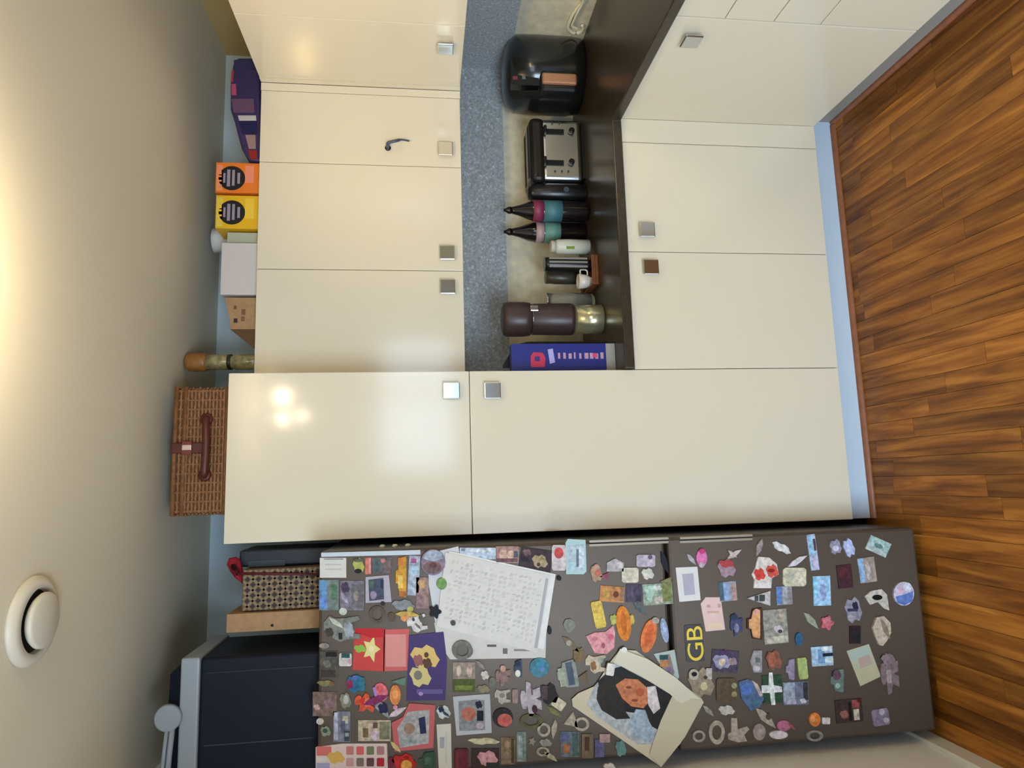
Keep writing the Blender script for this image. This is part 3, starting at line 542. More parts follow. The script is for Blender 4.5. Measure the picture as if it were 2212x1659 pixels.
# ------------------------------------------------------------------ magnets, papers and photos on the refrigerator door
MG = .92
def pts_of(shape, x0, y0, x1, y1):
    cx, cy, a, b = (x0 + x1) / 2, (y0 + y1) / 2, (x1 - x0) / 2, (y1 - y0) / 2
    R = lambda q: [(cx + a * u, cy + b * v) for u, v in q]
    if shape == 'r': return R([(-1, -1), (1, -1), (1, 1), (-1, 1)])
    if shape == 'c': k = .8; return R([(-1, -k), (-k, -1), (k, -1), (1, -k), (1, k), (k, 1), (-k, 1), (-1, k)])
    if shape == 'e': return R([(math.cos(i * math.pi / 9), math.sin(i * math.pi / 9)) for i in range(18)])
    if shape == 'star': return R([((1 if i % 2 == 0 else .5) * math.cos(i * math.pi / 5), (1 if i % 2 == 0 else .5) * math.sin(i * math.pi / 5)) for i in range(10)])
    if shape == 'flower': return R([((.82 + .18 * math.cos(5 * i * math.pi / 15)) * math.cos(i * math.pi / 15), (.82 + .18 * math.cos(5 * i * math.pi / 15)) * math.sin(i * math.pi / 15)) for i in range(30)])
    if shape == 'cross': return R([(-1, -.22), (-.3, -.22), (-.22, -1), (.12, -1), (.2, -.22), (1, -.1), (1, .22), (.25, .25), (.3, 1), (-.1, 1), (-.2, .25), (-1, .25)])
    if shape == 'bottle': return R([(-1, -.3), (-.55, -.35), (-.3, -.9), (.9, -1), (1, -.8), (1, .8), (.9, 1), (-.3, .9), (-.55, .35), (-1, .3)])
    if shape == 'fig': return R([(-1, -.2), (-.85, -.5), (-.55, -.5), (-.42, -.3), (-.3, -1), (.1, -.9), (.3, -.5), (1, -.6), (1, -.1), (.5, 0), (1, .15), (1, .65), (.3, .5), (.1, .9), (-.3, 1), (-.42, .3), (-.55, .5), (-.85, .5), (-1, .2)])
    if shape == 'blob': return R([(-1, -.2), (-.7, -.8), (-.2, -.7), (.1, -1), (.6, -.7), (.75, -.2), (1, .2), (.7, .8), (.2, .7), (-.1, 1), (-.6, .75), (-.75, .2)])
    if shape == 'house': return R([(-1, 0), (-.35, -1), (1, -1), (1, 1), (-.35, 1)])
    if shape == 'animal': return R([(-1, -.5), (-.7, -1), (-.3, -.8), (.2, -.85), (.9, -1), (1, -.75), (.45, -.45), (.5, .3), (1, .4), (1, .75), (.3, .8), (-.1, 1), (-.5, .7), (-.6, .1), (-1, .1)])
    if shape == 'leaf': return R([(-1, -1), (-.3, -.8), (.5, -.1), (1, 1), (.2, .6), (-.5, .1)])
    if shape == 'tri': return R([(-1, 0), (1, -1), (1, 1)])
    if shape == 'shell': return R([(-.6, -.9), (.2, -1), (.9, -.55), (1, .1), (.6, .6), (.1, 1), (-.3, .95), (-.7, .4), (-1, -.2)])
def fxz(p, rot, c):
    x, y = p
    if rot:
        a = math.radians(rot); dx, dy = x - c[0], y - c[1]; x, y = c[0] + dx * math.cos(a) - dy * math.sin(a), c[1] + dx * math.sin(a) + dy * math.cos(a)
    q = at(x, y, Y=YF); return (q.x, q.z)
def mg(name, cat, label, shape, box_, color, patches=(), rot=0, lay=0, th=None, rough=.55, parent=None, metal=0):
    nz = dict(noise=.42, scale=75) if name == 'photo_magnet' else dict(noise=.30, scale=95) if name in ('fridge_magnet', 'photo_print') else dict(noise=.04, scale=40)
    nz['spec'] = .22
    th = th or (.0065 if name == 'fridge_magnet' else .0035)
    c = ((box_[0] + box_[2]) / 2, (box_[1] + box_[3]) / 2) if not isinstance(shape, list) else (sum(p[0] for p in shape) / len(shape), sum(p[1] for p in shape) / len(shape))
    y0 = YF - lay * .0016; m_ = MB(); P = shape if isinstance(shape, list) else None
    if shape == 'ring':
        o = [fxz(p, rot, c) for p in pts_of('e', *box_)]; cx = sum(p[0] for p in o) / 18; cz = sum(p[1] for p in o) / 18
        k = .62; q = [(cx + (x - cx) * k, cz + (z - cz) * k) for x, z in o]
        vs = [(x, y, z) for y in (y0 - th, y0 - .0002) for L in (o, q) for x, z in L]; n = 18
        fs = []
        for i in range(n):
            j = (i + 1) % n; fs += [(i, j, j + n, i + n), (i + 2 * n, i + 3 * n, j + 3 * n, j + 2 * n), (i, i + 2 * n, j + 2 * n, j), (i + n, j + n, j + 3 * n, i + 3 * n)]
        m_.raw(vs, fs, mat(color, rough, metal, gain=MG, **nz))
    else: m_.prism([fxz(p, rot, c) for p in (P or pts_of(shape, *box_))], y0 - th, y0 - .0001, mat(color, rough, metal, gain=MG, **nz))
    for i, pt in enumerate(patches):
        if isinstance(pt[0], list): pl, col = pt[0], pt[1]
        else: pl, col = pts_of(pt[0], *pt[1:5]), pt[5]
        m_.prism([fxz(p, rot, c) for p in pl], y0 - th - .0003 - i * .0001, y0 - th + .0002, mat(col, rough, gain=MG, **nz))
    o = m_.build(name, parent)
    return tag(o, label, cat, 'magnets on the refrigerator' if 'magnet' in name else None) if parent is None else o
W_ = (212, 212, 206)
def fm(label, shape, b, color, patches=(), **k): return mg('fridge_magnet', 'magnet', label, shape, b, color, patches, **k)
# --- papers and large sheets
mg('paper_sheet', 'paper', 'white paper sheet at the back of the stack, with a green dot', [(925, 1196), (990, 1180), (1010, 1300), (985, 1362), (942, 1356), (926, 1262)], None, (204, 206, 210), th=.0008)
mg('paper_sheet', 'paper', 'lowest white sheet peeking out under the printed page, dark print near its edge', [(938, 1345), (1180, 1360), (1178, 1421), (972, 1424), (945, 1385)], None, (206, 202, 196), [('e', 978, 1388, 1022, 1424, (110, 104, 96)), ('r', 1052, 1392, 1072, 1397, (90, 86, 80)), ('r', 1086, 1400, 1096, 1412, (110, 104, 98)), ('r', 1110, 1402, 1150, 1406, (140, 130, 118))], th=.0008, lay=1)
mg('paper_sheet', 'paper', 'white sheet just behind the printed page, its right edge showing', [(970, 1190), (1200, 1240), (1174, 1402), (952, 1352)], None, (226, 224, 220), th=.0008, lay=2)
t = thing('printed_page', 'large tilted white page printed all over in pale grey line drawings', 'paper')
mg('page', '', '', [(962, 1192), (1188, 1242), (1160, 1409), (943, 1352)], None, (214, 210, 204), th=.0009, lay=3, parent=t)
m_ = MB(); rr = random.Random(11); pm = [mat(c, .6, gain=MG) for c in ((188, 184, 180), (198, 193, 187), (204, 194, 192), (197, 198, 188))]
A0, A1, A2, A3 = (974, 1207), (1172, 1250), (1151, 1390), (957, 1337)
def bil(u, v): return (A0[0] * (1 - u) * (1 - v) + A1[0] * u * (1 - v) + A2[0] * u * v + A3[0] * (1 - u) * v, A0[1] * (1 - u) * (1 - v) + A1[1] * u * (1 - v) + A2[1] * u * v + A3[1] * (1 - u) * v)
yp = YF - 3 * .0016 - .0009
for i in range(19):
    for j in range(13):
        if rr.random() < .2: continue
        u, v = (i + .15) / 19, (j + .15) / 13; du, dv = .05 * rr.uniform(.5, 1), .07 * rr.uniform(.3, 1); k = 3 + rr.randrange(4)
        cu, cv = u + du / 2, v + dv / 2; ring = [bil(cu + du * .6 * math.cos(q * 2 * math.pi / 6 + rr.random()), cv + dv * .6 * math.sin(q * 2 * math.pi / 6)) for q in range(6)]
        m_.prism([fxz(p, 0, None) for p in ring], yp - .0003, yp + .0001, rr.choice(pm))
for q in ([(1178, 1248), (1184, 1250), (1160, 1400), (1153, 1398)],): m_.prism([fxz(p, 0, None) for p in q], yp - .0003, yp + .0001, mat((168, 166, 168), .6, gain=MG))  # grey strip paints the shadow line along the page's right edge
m_.build('print_and_shadow_line', t)['kind'] = 'stuff'
t = thing('newspaper_clipping', 'tilted cream newspaper clipping with a photo of a dark-haired person in a pale shirt', 'paper')
mg('sheet', '', '', [(1338, 1402), (1372, 1404), (1440, 1452), (1514, 1508), (1518, 1516), (1478, 1590), (1447, 1630), (1427, 1655), (1330, 1588), (1236, 1524), (1234, 1509), (1248, 1496), (1285, 1480), (1316, 1430)], None, (208, 198, 172), th=.0012, lay=4, parent=t)
mg('photo_print', '', '', [(1326, 1430), (1350, 1440), (1450, 1500), (1432, 1548), (1406, 1606), (1376, 1606), (1290, 1548), (1266, 1520), (1284, 1478), (1300, 1462)], None, (178, 184, 188), [
    ([(1318, 1444), (1340, 1438), (1400, 1470), (1452, 1502), (1420, 1575), (1404, 1566), (1388, 1540), (1300, 1530), (1290, 1470)], (32, 30, 26)),
    ([(1290, 1482), (1310, 1466), (1332, 1458), (1352, 1486), (1346, 1530), (1360, 1550), (1330, 1552), (1298, 1532), (1287, 1508)], (44, 38, 30)),
    ([(1328, 1478), (1348, 1464), (1376, 1466), (1396, 1484), (1402, 1512), (1388, 1528), (1362, 1524), (1342, 1506)], (198, 122, 82)),
    ('e', 1372, 1484, 1390, 1502, (186, 92, 60)), ('e', 1350, 1480, 1362, 1486, (120, 66, 40)), ('e', 1362, 1508, 1376, 1514, (130, 66, 44)), ('e', 1344, 1488, 1352, 1498, (176, 108, 72)),
    ([(1396, 1482), (1414, 1480), (1424, 1528), (1410, 1540), (1398, 1520)], (214, 204, 204)),
    ([(1372, 1530), (1392, 1532), (1400, 1556), (1414, 1580), (1404, 1600), (1376, 1592), (1354, 1564)], (160, 178, 192))], th=.0004, lay=4.85, parent=t)
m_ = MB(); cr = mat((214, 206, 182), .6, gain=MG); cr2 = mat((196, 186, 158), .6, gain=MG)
y_ = YF - 4 * .0016 - .0012
def lifted(pts, M):     # curled borders standing off the door: (picture x, y, lift)
    vs = []
    for x, y, l in pts: q = at(x, y, Y=y_ - l); vs.append((q.x, q.y, q.z))
    n = len(vs) // 2; k = len(vs)
    vs += [(a, b + .001, c) for a, b, c in vs]
    fs = []
    for i in range(n - 1): fs += [(2 * i, 2 * i + 2, 2 * i + 3, 2 * i + 1), (2 * i + k, 2 * i + 1 + k, 2 * i + 3 + k, 2 * i + 2 + k)]
    m_.raw(vs, fs, M, True)
lifted([(1340, 1401, .004), (1324, 1430, .002), (1400, 1424, .012), (1384, 1460, .004), (1460, 1464, .014), (1446, 1498, .004), (1516, 1514, .006), (1478, 1530, .004)], cr)
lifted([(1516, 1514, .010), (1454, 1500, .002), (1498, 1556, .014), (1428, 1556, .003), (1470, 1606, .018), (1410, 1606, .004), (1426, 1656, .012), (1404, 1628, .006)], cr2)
m_.build('curled_margin', t)
mg('card', 'card', 'folded greeting card in red with a yellow star flower', [(766, 1357), (832, 1357), (830, 1450), (762, 1447)], None, (196, 66, 62), [
    ('star', 782, 1372, 822, 1432, (222, 212, 140)), ('e', 796, 1394, 808, 1408, (232, 220, 170)), ('blob', 764, 1392, 792, 1410, (140, 176, 70)), ([(768, 1358), (830, 1358), (830, 1376), (800, 1378), (782, 1370), (768, 1372)], (184, 34, 38))], th=.0012)
mg('card', 'card', 'plain pale pink card next to the red star flower card', [(829, 1360), (884, 1358), (880, 1448), (828, 1450)], None, (200, 96, 92), [('r', 833, 1370, 877, 1440, (212, 142, 136))], th=.0012)
mg('card', 'card', 'purple greeting card with a yellow curly cut-out figure', [(884, 1372), (958, 1364), (966, 1430), (962, 1512), (878, 1513)], None, (68, 50, 106), [
    ('blob', 886, 1392, 950, 1446, (214, 184, 110)), ('blob', 884, 1436, 932, 1484, (206, 190, 128)), ('blob', 892, 1412, 916, 1440, (150, 92, 86)), ('e', 894, 1448, 912, 1468, (120, 116, 110)), ('e', 916, 1408, 926, 1420, (90, 60, 30)), ('blob', 912, 1420, 934, 1444, (90, 60, 38)), ('r', 900, 1488, 956, 1498, (96, 86, 140)), ('e', 904, 1494, 914, 1502, (170, 140, 190))], th=.0012, lay=1)
mg('paper_sheet', 'paper', 'sheet of small round stickers on pink and white squares at the upper left', [(682, 1614), (740, 1606), (836, 1606), (838, 1664), (682, 1664)], None, (216, 196, 188), [('r', 684, 1612, 716, 1632, (206, 110, 104)), ('blob', 706, 1622, 746, 1650, (212, 170, 88)), ('r', 684, 1634, 706, 1644, (216, 208, 196)), ('r', 684, 1648, 712, 1662, (160, 160, 190))]
   + [('c', 748 + 22 * (i % 4), 1612 + 25 * (i // 4), 764 + 22 * (i % 4), 1630 + 25 * (i // 4), c) for i, c in enumerate(((196, 120, 116), (206, 96, 96), (112, 122, 84), (172, 120, 120), (196, 150, 146), (122, 106, 100), (96, 66, 70), (176, 32, 46)))], th=.0008)
mg('paper_or_glare_strip', 'paper', 'long narrow white paper strip beside the red-framed portrait', [(943, 1565), (974, 1563), (976, 1664), (948, 1664)], None, (208, 204, 190), [('r', 950, 1592, 960, 1616, (160, 160, 168)), ('r', 962, 1580, 966, 1650, (190, 196, 176))], th=.001)
# --- framed photographs
def framed(label, P, frame, inner, patches, lay=0, name='framed_photo'):
    t = thing(name, label, 'photo')
    mg('frame', '', '', P, None, frame, th=.004, lay=lay, parent=t); mg('photo_print', '', '', inner[0], None, inner[1], patches, th=.0046, lay=lay, parent=t)
    return t
framed('red-framed portrait photo of a person in a navy tie', [(884, 1518), (940, 1522), (936, 1614), (852, 1622), (846, 1560), (870, 1548)], (190, 96, 96), ([(882, 1536), (928, 1532), (926, 1604), (864, 1614), (858, 1572)], (166, 164, 166)), [('e', 872, 1560, 896, 1584, (150, 122, 104)), ([(904, 1550), (918, 1546), (921, 1582), (908, 1584)], (30, 38, 76)), ('r', 864, 1596, 900, 1604, (140, 150, 150))], 1)
framed('white-framed portrait photo with a dark bow and red face', [(978, 1504), (1058, 1498), (1062, 1582), (986, 1588)], (182, 184, 186), ([(990, 1514), (1030, 1510), (1046, 1512), (1048, 1576), (992, 1578)], (136, 138, 140)), [('e', 996, 1526, 1028, 1556, (176, 104, 84)), ('blob', 1026, 1512, 1042, 1530, (20, 22, 44)), ('r', 1030, 1534, 1044, 1556, (16, 16, 22)), ('e', 1028, 1560, 1044, 1574, (178, 162, 176))])
framed('light blue framed picture on the upper door by the tall cabinet', [(1221, 1172), (1226, 1164), (1264, 1166), (1266, 1234), (1260, 1240), (1222, 1240)], (176, 206, 206), ([(1226, 1178), (1260, 1176), (1260, 1232), (1226, 1234)], (176, 190, 200)), [('r', 1250, 1178, 1260, 1226, (204, 216, 224)), ('r', 1244, 1186, 1249, 1224, (104, 120, 132)), ('r', 1230, 1214, 1242, 1230, (172, 206, 212))], 1)
framed('couple photo with a thick white border', [(790, 1246), (840, 1242), (846, 1300), (790, 1302)], (176, 170, 182), ([(796, 1252), (828, 1248), (830, 1294), (798, 1298)], (70, 74, 96)), [('e', 800, 1276, 814, 1294, (148, 134, 160)), ('r', 798, 1254, 808, 1270, (74, 96, 86)), ('r', 822, 1252, 829, 1270, (40, 48, 74))])
framed('small teal and orange framed photo under the orange magnet', [(1411, 1412), (1456, 1403), (1466, 1462), (1458, 1476), (1432, 1446)], (176, 190, 184), ([(1422, 1416), (1446, 1412), (1456, 1452), (1450, 1466), (1430, 1442)], (150, 130, 120)), [('r', 1424, 1414, 1442, 1424, (36, 76, 76)), ('r', 1424, 1426, 1444, 1440, (180, 128, 82)), ('r', 1438, 1440, 1452, 1454, (130, 110, 140))])
# --- photo magnets and picture tiles
def ph(label, b, col, patches=(), rot=0, **k): return mg('photo_magnet', 'photo magnet', label, 'r', b, col, patches, rot=rot, **k)
mg('note_card', 'card', 'small white card with faint lines in the upper corner', 'r', (691, 1205, 748, 1248), (210, 210, 204), [('r', 700, 1206, 742, 1209, (150, 150, 160)), ('r', 702, 1218, 738, 1221, (186, 186, 186)), ('r', 702, 1228, 738, 1231, (186, 186, 186))], th=.001)
ph('blue and green seaside photo magnet at the upper left edge', (690, 1252, 732, 1318), (112, 124, 120), [('r', 690, 1254, 707, 1316, (96, 138, 180)), ('r', 692, 1290, 706, 1314, (104, 134, 200)), ('r', 716, 1262, 728, 1294, (84, 118, 92))])
ph('grey portrait photo magnet with a dark purple hat', (735, 1254, 786, 1318), (122, 118, 130), [('blob', 736, 1256, 756, 1282, (72, 58, 80)), ('r', 760, 1262, 784, 1312, (104, 102, 106)), ('leaf', 736, 1280, 754, 1306, (164, 154, 182)), ('e', 764, 1276, 776, 1298, (140, 128, 122))])
ph('dark street photo magnet with salmon spots', (804, 1204, 846, 1238), (96, 94, 100), [('r', 806, 1206, 820, 1236, (78, 94, 96)), ('blob', 822, 1206, 834, 1216, (184, 120, 110)), ('r', 830, 1212, 844, 1236, (120, 100, 98))])
ph('tan postcard magnet beside the hanging white sheet', (899, 1247, 926, 1314), (150, 124, 118), [('blob', 902, 1250, 920, 1272, (178, 142, 104)), ('r', 900, 1280, 912, 1312, (146, 118, 122))])
ph('pale blue postcard strip with a magenta corner', (882, 1200, 906, 1286), (168, 176, 192), [('r', 886, 1206, 898, 1216, (160, 84, 130)), ('r', 884, 1222, 904, 1240, (160, 184, 204))], rot=3)
ph('light blue sky postcard along the upper door edge', (993, 1183, 1072, 1208), (182, 198, 214), [('r', 1000, 1186, 1066, 1192, (206, 214, 222)), ('r', 996, 1184, 1004, 1190, (120, 130, 140))])
ph('row of pinkish houses on a postcard magnet', (1071, 1180, 1120, 1216), (166, 132, 122), [('house', 1076, 1188, 1094, 1206, (196, 160, 142)), ('house', 1094, 1190, 1108, 1208, (208, 176, 150)), ('r', 1072, 1206, 1118, 1214, (112, 80, 84)), ('r', 1110, 1190, 1118, 1204, (70, 78, 92))])
ph('dark photo magnet showing a tan dog', (1122, 1185, 1192, 1236), (58, 42, 46), [('blob', 1148, 1196, 1184, 1226, (164, 146, 110)), ('e', 1160, 1214, 1168, 1222, (60, 46, 36)), ('blob', 1126, 1188, 1146, 1204, (110, 84, 84)), ('r', 1124, 1206, 1140, 1216, (34, 22, 36))], rot=8)
ph('dark grey group photo magnet at the left edge of the upper door', (692, 1406, 730, 1464), (78, 76, 68), [('r', 704, 1408, 728, 1418, (28, 14, 14)), ('blob', 698, 1424, 716, 1442, (112, 108, 98)), ('r', 694, 1446, 726, 1462, (62, 52, 50))])
ph('photo magnet of small figures on green grass', (978, 1430, 1026, 1494), (146, 134, 120), [('r', 978, 1466, 1026, 1494, (76, 86, 34)), ('r', 982, 1480, 1020, 1490, (112, 122, 50)), ('e', 986, 1436, 996, 1460, (196, 176, 156)), ('e', 1008, 1434, 1020, 1462, (196, 166, 150))])
ph('blue skyline magnet with white towers', (720, 1536, 757, 1602), (120, 122, 136), [('r', 722, 1538, 730, 1598, (176, 178, 200)), ('r', 740, 1546, 752, 1562, (188, 184, 160)), ('r', 736, 1556, 746, 1580, (88, 92, 118)), ('r', 744, 1578, 756, 1600, (62, 70, 76)), ('r', 746, 1582, 754, 1590, (150, 158, 160))])
ph('beige picture tile with a brown doorway and white figure', (774, 1555, 844, 1600), (186, 170, 148), [('r', 784, 1572, 796, 1592, (110, 92, 64)), ('e', 802, 1576, 818, 1598, (206, 184, 202)), ('r', 820, 1558, 842, 1596, (122, 122, 98)), ('r', 806, 1560, 816, 1572, (100, 76, 66))])
ph('blue-grey building tile near the bottom edge of the upper door', (1210, 1580, 1250, 1634), (100, 112, 118), [('r', 1212, 1582, 1228, 1600, (88, 92, 132)), ('r', 1216, 1606, 1230, 1626, (162, 104, 66)), ('r', 1236, 1584, 1248, 1632, (70, 96, 90))])
ph('slim blue-green panel magnet', (1116, 1580, 1136, 1644), (116, 130, 122), [('r', 1120, 1588, 1128, 1636, (150, 160, 160))])
ph('photo tile with a lying pink figure on black', (1018, 1616, 1078, 1664), (60, 40, 36), [('blob', 1030, 1620, 1076, 1654, (198, 142, 146)), ('r', 1050, 1646, 1078, 1656, (40, 44, 38))])
ph('tall brown archway tile', (1082, 1592, 1112, 1650), (122, 104, 78), [('e', 1088, 1600, 1102, 1614, (160, 128, 104)), ('r', 1104, 1594, 1110, 1648, (78, 58, 26)), ('e', 1086, 1622, 1100, 1640, (140, 122, 106))])
ph('green and white valley landscape magnet', (1388, 1260, 1452, 1306), (140, 152, 132), [([(1390, 1266), (1420, 1262), (1404, 1300), (1396, 1292)], (164, 192, 176)), ('blob', 1410, 1264, 1430, 1276, (200, 202, 190)), ('blob', 1410, 1288, 1434, 1304, (196, 186, 176)), ('r', 1430, 1262, 1450, 1300, (120, 124, 70))], rot=-4)
ph('gold temple picture magnet', (1295, 1266, 1348, 1300), (186, 128, 76), [('r', 1302, 1270, 1316, 1296, (196, 150, 72)), ('e', 1324, 1276, 1336, 1290, (104, 52, 22)), ('r', 1340, 1268, 1348, 1296, (150, 108, 90))], rot=4)
ph('dark purple night picture magnet', (1352, 1262, 1386, 1300), (76, 66, 84), [('r', 1372, 1286, 1384, 1298, (44, 48, 56)), ('r', 1356, 1268, 1368, 1290, (92, 76, 100))])
mg('note_card', 'card', 'white printed card at the top of the freezer door', [(1459, 1226), (1506, 1224), (1513, 1296), (1467, 1300)], None, (220, 218, 214), [([(1473, 1240), (1497, 1238), (1501, 1284), (1478, 1286)], (176, 172, 186))], th=.002)
mg('note_card', 'card', 'pale pink card with brown line drawing on the freezer door', [(1513, 1304), (1524, 1290), (1556, 1290), (1566, 1360), (1524, 1364)], None, (224, 192, 184), [('r', 1526, 1306, 1534, 1312, (196, 156, 146)), ('r', 1550, 1304, 1556, 1312, (196, 156, 146)), ('r', 1528, 1320, 1552, 1324, (206, 164, 150)), ('r', 1528, 1344, 1560, 1358, (226, 200, 172))], th=.002)
ph('small blue beach scene magnet above the pink card', (1553, 1256, 1590, 1298), (150, 150, 162), [('r', 1553, 1256, 1562, 1296, (74, 96, 112)), ('r', 1562, 1258, 1574, 1296, (142, 162, 196)), ('r', 1580, 1262, 1590, 1298, (170, 140, 130))], rot=-5)
ph('grey picture card with a white cat spot', (1648, 1316, 1700, 1390), (150, 144, 134), [('blob', 1670, 1350, 1690, 1368, (206, 186, 196)), ('e', 1678, 1360, 1688, 1368, (70, 60, 60)), ('r', 1652, 1374, 1698, 1388, (186, 180, 160)), ('r', 1684, 1318, 1692, 1344, (178, 154, 140))], rot=-5)
ph('narrow blue and grey seascape card', (1676, 1266, 1710, 1306), (142, 138, 142), [('r', 1676, 1266, 1688, 1304, (96, 124, 176)), ('r', 1690, 1268, 1700, 1304, (160, 160, 168))], rot=-3)
ph('tall light blue bookmark magnet by the freezer door edge', (1746, 1154, 1764, 1232), (166, 184, 210), [('r', 1748, 1156, 1758, 1196, (146, 188, 212)), ('r', 1758, 1164, 1763, 1190, (90, 60, 66)), ('r', 1750, 1204, 1762, 1230, (194, 184, 208))], rot=-8)
ph('bright light blue card magnet with a grey statue', (1756, 1244, 1793, 1308), (158, 196, 226), [('blob', 1770, 1258, 1784, 1300, (146, 158, 200)), ('r', 1756, 1246, 1764, 1290, (142, 200, 228))], rot=-2)
ph('light teal card magnet tilted in the lower corner', (1872, 1164, 1920, 1196), (164, 188, 184), [('e', 1886, 1174, 1906, 1184, (96, 124, 124)), ('r', 1874, 1188, 1918, 1195, (184, 192, 186))], rot=24)
ph('dark maroon card magnet', (1808, 1220, 1840, 1270), (66, 36, 42), [('r', 1812, 1224, 1834, 1246, (82, 36, 44))], rot=-6)
ph('beach photo magnet with a strip of pale blue', (1854, 1204, 1890, 1258), (156, 140, 128), [('r', 1854, 1204, 1866, 1256, (142, 172, 206)), ('blob', 1868, 1214, 1880, 1254, (182, 172, 168))], rot=-8)
ph('group portrait magnet on a dark background', (1536, 1404, 1594, 1452), (70, 62, 82), [('blob', 1538, 1412, 1578, 1446, (150, 150, 172)), ('e', 1552, 1422, 1566, 1438, (214, 190, 164)), ('blob', 1572, 1418, 1592, 1436, (150, 126, 130)), ('blob', 1550, 1402, 1572, 1416, (74, 50, 88))], rot=4)
ph('blue and white window picture tile', (1752, 1396, 1798, 1438), (164, 190, 214), [('r', 1766, 1402, 1780, 1432, (110, 146, 182)), ('r', 1776, 1411, 1798, 1418, (24, 26, 44)), ('r', 1780, 1422, 1798, 1432, (206, 222, 236)), ('r', 1774, 1397, 1796, 1406, (206, 218, 226))], rot=-4)
ph('winter photo magnet half pale blue, half dark', (1690, 1472, 1745, 1522), (110, 116, 136), [('r', 1692, 1474, 1716, 1518, (158, 170, 184)), ('r', 1734, 1474, 1744, 1512, (54, 54, 60)), ('blob', 1726, 1508, 1740, 1520, (196, 190, 196)), ('r', 1694, 1510, 1718, 1520, (178, 170, 190))], rot=-2)
ph('dark photo magnet with a red and a cream shape', (1804, 1510, 1862, 1560), (62, 46, 42), [('blob', 1812, 1532, 1832, 1552, (150, 96, 86)), ('r', 1840, 1512, 1856, 1530, (146, 72, 72)), ('r', 1842, 1532, 1854, 1556, (190, 180, 158)), ('r', 1832, 1516, 1838, 1556, (22, 12, 14)), ('r', 1852, 1510, 1860, 1518, (92, 26, 26))], rot=-5)
mg('note_card', 'card', 'green and beige picture card tilted low on the freezer door', [(1828, 1406), (1876, 1391), (1902, 1461), (1858, 1482)], None, (186, 182, 152), [([(1832, 1408), (1874, 1395), (1882, 1416), (1840, 1430)], (168, 184, 172)), ([(1852, 1422), (1876, 1414), (1884, 1434), (1858, 1444)], (182, 160, 146)), ([(1858, 1450), (1890, 1438), (1896, 1456), (1862, 1470)], (190, 180, 148))], th=.002)
ph('small dark maroon tile beneath the grey letters', (1834, 1352, 1858, 1390), (46, 24, 30), [('r', 1840, 1366, 1856, 1386, (32, 28, 26))])
ph('green flag magnet carrying a white cross', (1646, 1458, 1688, 1518), (44, 74, 52), [('cross', 1644, 1452, 1688, 1522, (222, 226, 220))], rot=-2)
ph('beige-brown photo magnet with a pink blossom at the left edge', (676, 1494, 728, 1546), (120, 98, 90), [('blob', 678, 1520, 692, 1534, (196, 160, 150)), ('blob', 700, 1506, 722, 1530, (136, 106, 116))])
ph('small tilted grey-blue tile tucked beside the newspaper clipping', (1256, 1500, 1282, 1520), (116, 126, 130), [('r', 1260, 1504, 1276, 1514, (140, 150, 156))], rot=30)
# --- shaped magnets
fm('yellow-green owl-like magnet with black eye', 'blob', (762, 1204, 788, 1238), (168, 170, 90), [('e', 764, 1206, 784, 1214, (90, 92, 72)), ('e', 766, 1228, 782, 1238, (20, 18, 10))])
fm('salmon pink bar magnet beside the yellow-green one', 'r', (789, 1204, 802, 1240), (200, 118, 100), [('r', 797, 1206, 801, 1238, (216, 150, 150))])
fm('tall amber bottle magnet', 'bottle', (855, 1201, 878, 1290), (206, 150, 52), [('r', 860, 1204, 872, 1222, (208, 126, 62)), ('r', 860, 1242, 870, 1270, (222, 190, 96)), ('r', 862, 1276, 878, 1288, (176, 110, 50))])
t = fm('round badge with a mauve portrait, half over the white sheet', 'e', (909, 1186, 962, 1242), (134, 118, 136), [('e', 914, 1212, 954, 1238, (116, 90, 90)), ([(914, 1206), (922, 1192), (938, 1187), (954, 1194), (956, 1206), (936, 1212)], (160, 172, 190)), ('e', 928, 1214, 944, 1226, (92, 58, 58))], lay=2)
fm('bright green dot magnet on the white sheet', 'e', (943, 1248, 965, 1273), (110, 150, 82), lay=1)
fm('black hexagonal magnet holding the white sheet', 'flower', (926, 1305, 954, 1336), (14, 15, 17), th=.008, lay=1)
fm('tiny black round magnet on the printed page corner', 'e', (973, 1339, 984, 1350), (74, 72, 64), lay=3.6)
fm('tiny black magnet at the right corner of the printed page', 'e', (1202, 1243, 1212, 1254), (14, 12, 10))
fm('small black bar magnet under the printed page', 'e', (1182, 1352, 1191, 1370), (12, 14, 12))
fm('brown beaded wreath magnet', 'ring', (797, 1308, 833, 1346), (92, 78, 66))
fm('small dark knob above the beaded wreath', 'e', (822, 1298, 832, 1308), (46, 38, 40))
fm('tiny pale green bead magnet', 'e', (733, 1312, 750, 1328), (192, 198, 182))
fm('grey and white goat-shaped magnet', 'animal', (700, 1330, 778, 1386), (118, 120, 112), [('leaf', 712, 1334, 742, 1356, (190, 196, 176)), ('blob', 742, 1342, 766, 1378, (150, 158, 164)), ('blob', 702, 1354, 722, 1376, (64, 60, 48)), ('r', 732, 1366, 740, 1380, (32, 40, 34))])
fm('sprig of orange and yellow flowers', 'leaf', (858, 1312, 902, 1342), (190, 162, 82), [('blob', 862, 1322, 882, 1338, (206, 142, 90)), ('e', 884, 1314, 898, 1326, (182, 172, 96))], rot=-30)
fm('black and white cow-shaped magnet', 'animal', (880, 1328, 922, 1366), (206, 200, 196), [('blob', 906, 1328, 918, 1346, (90, 92, 80)), ('e', 892, 1332, 898, 1340, (74, 66, 70)), ('leaf', 896, 1344, 908, 1360, (110, 96, 100))], rot=-10)
fm('small white magnet with a teal cap', 'c', (733, 1410, 760, 1438), (206, 200, 196), [('r', 738, 1410, 756, 1420, (40, 84, 84)), ('e', 752, 1422, 760, 1434, (206, 150, 170))])
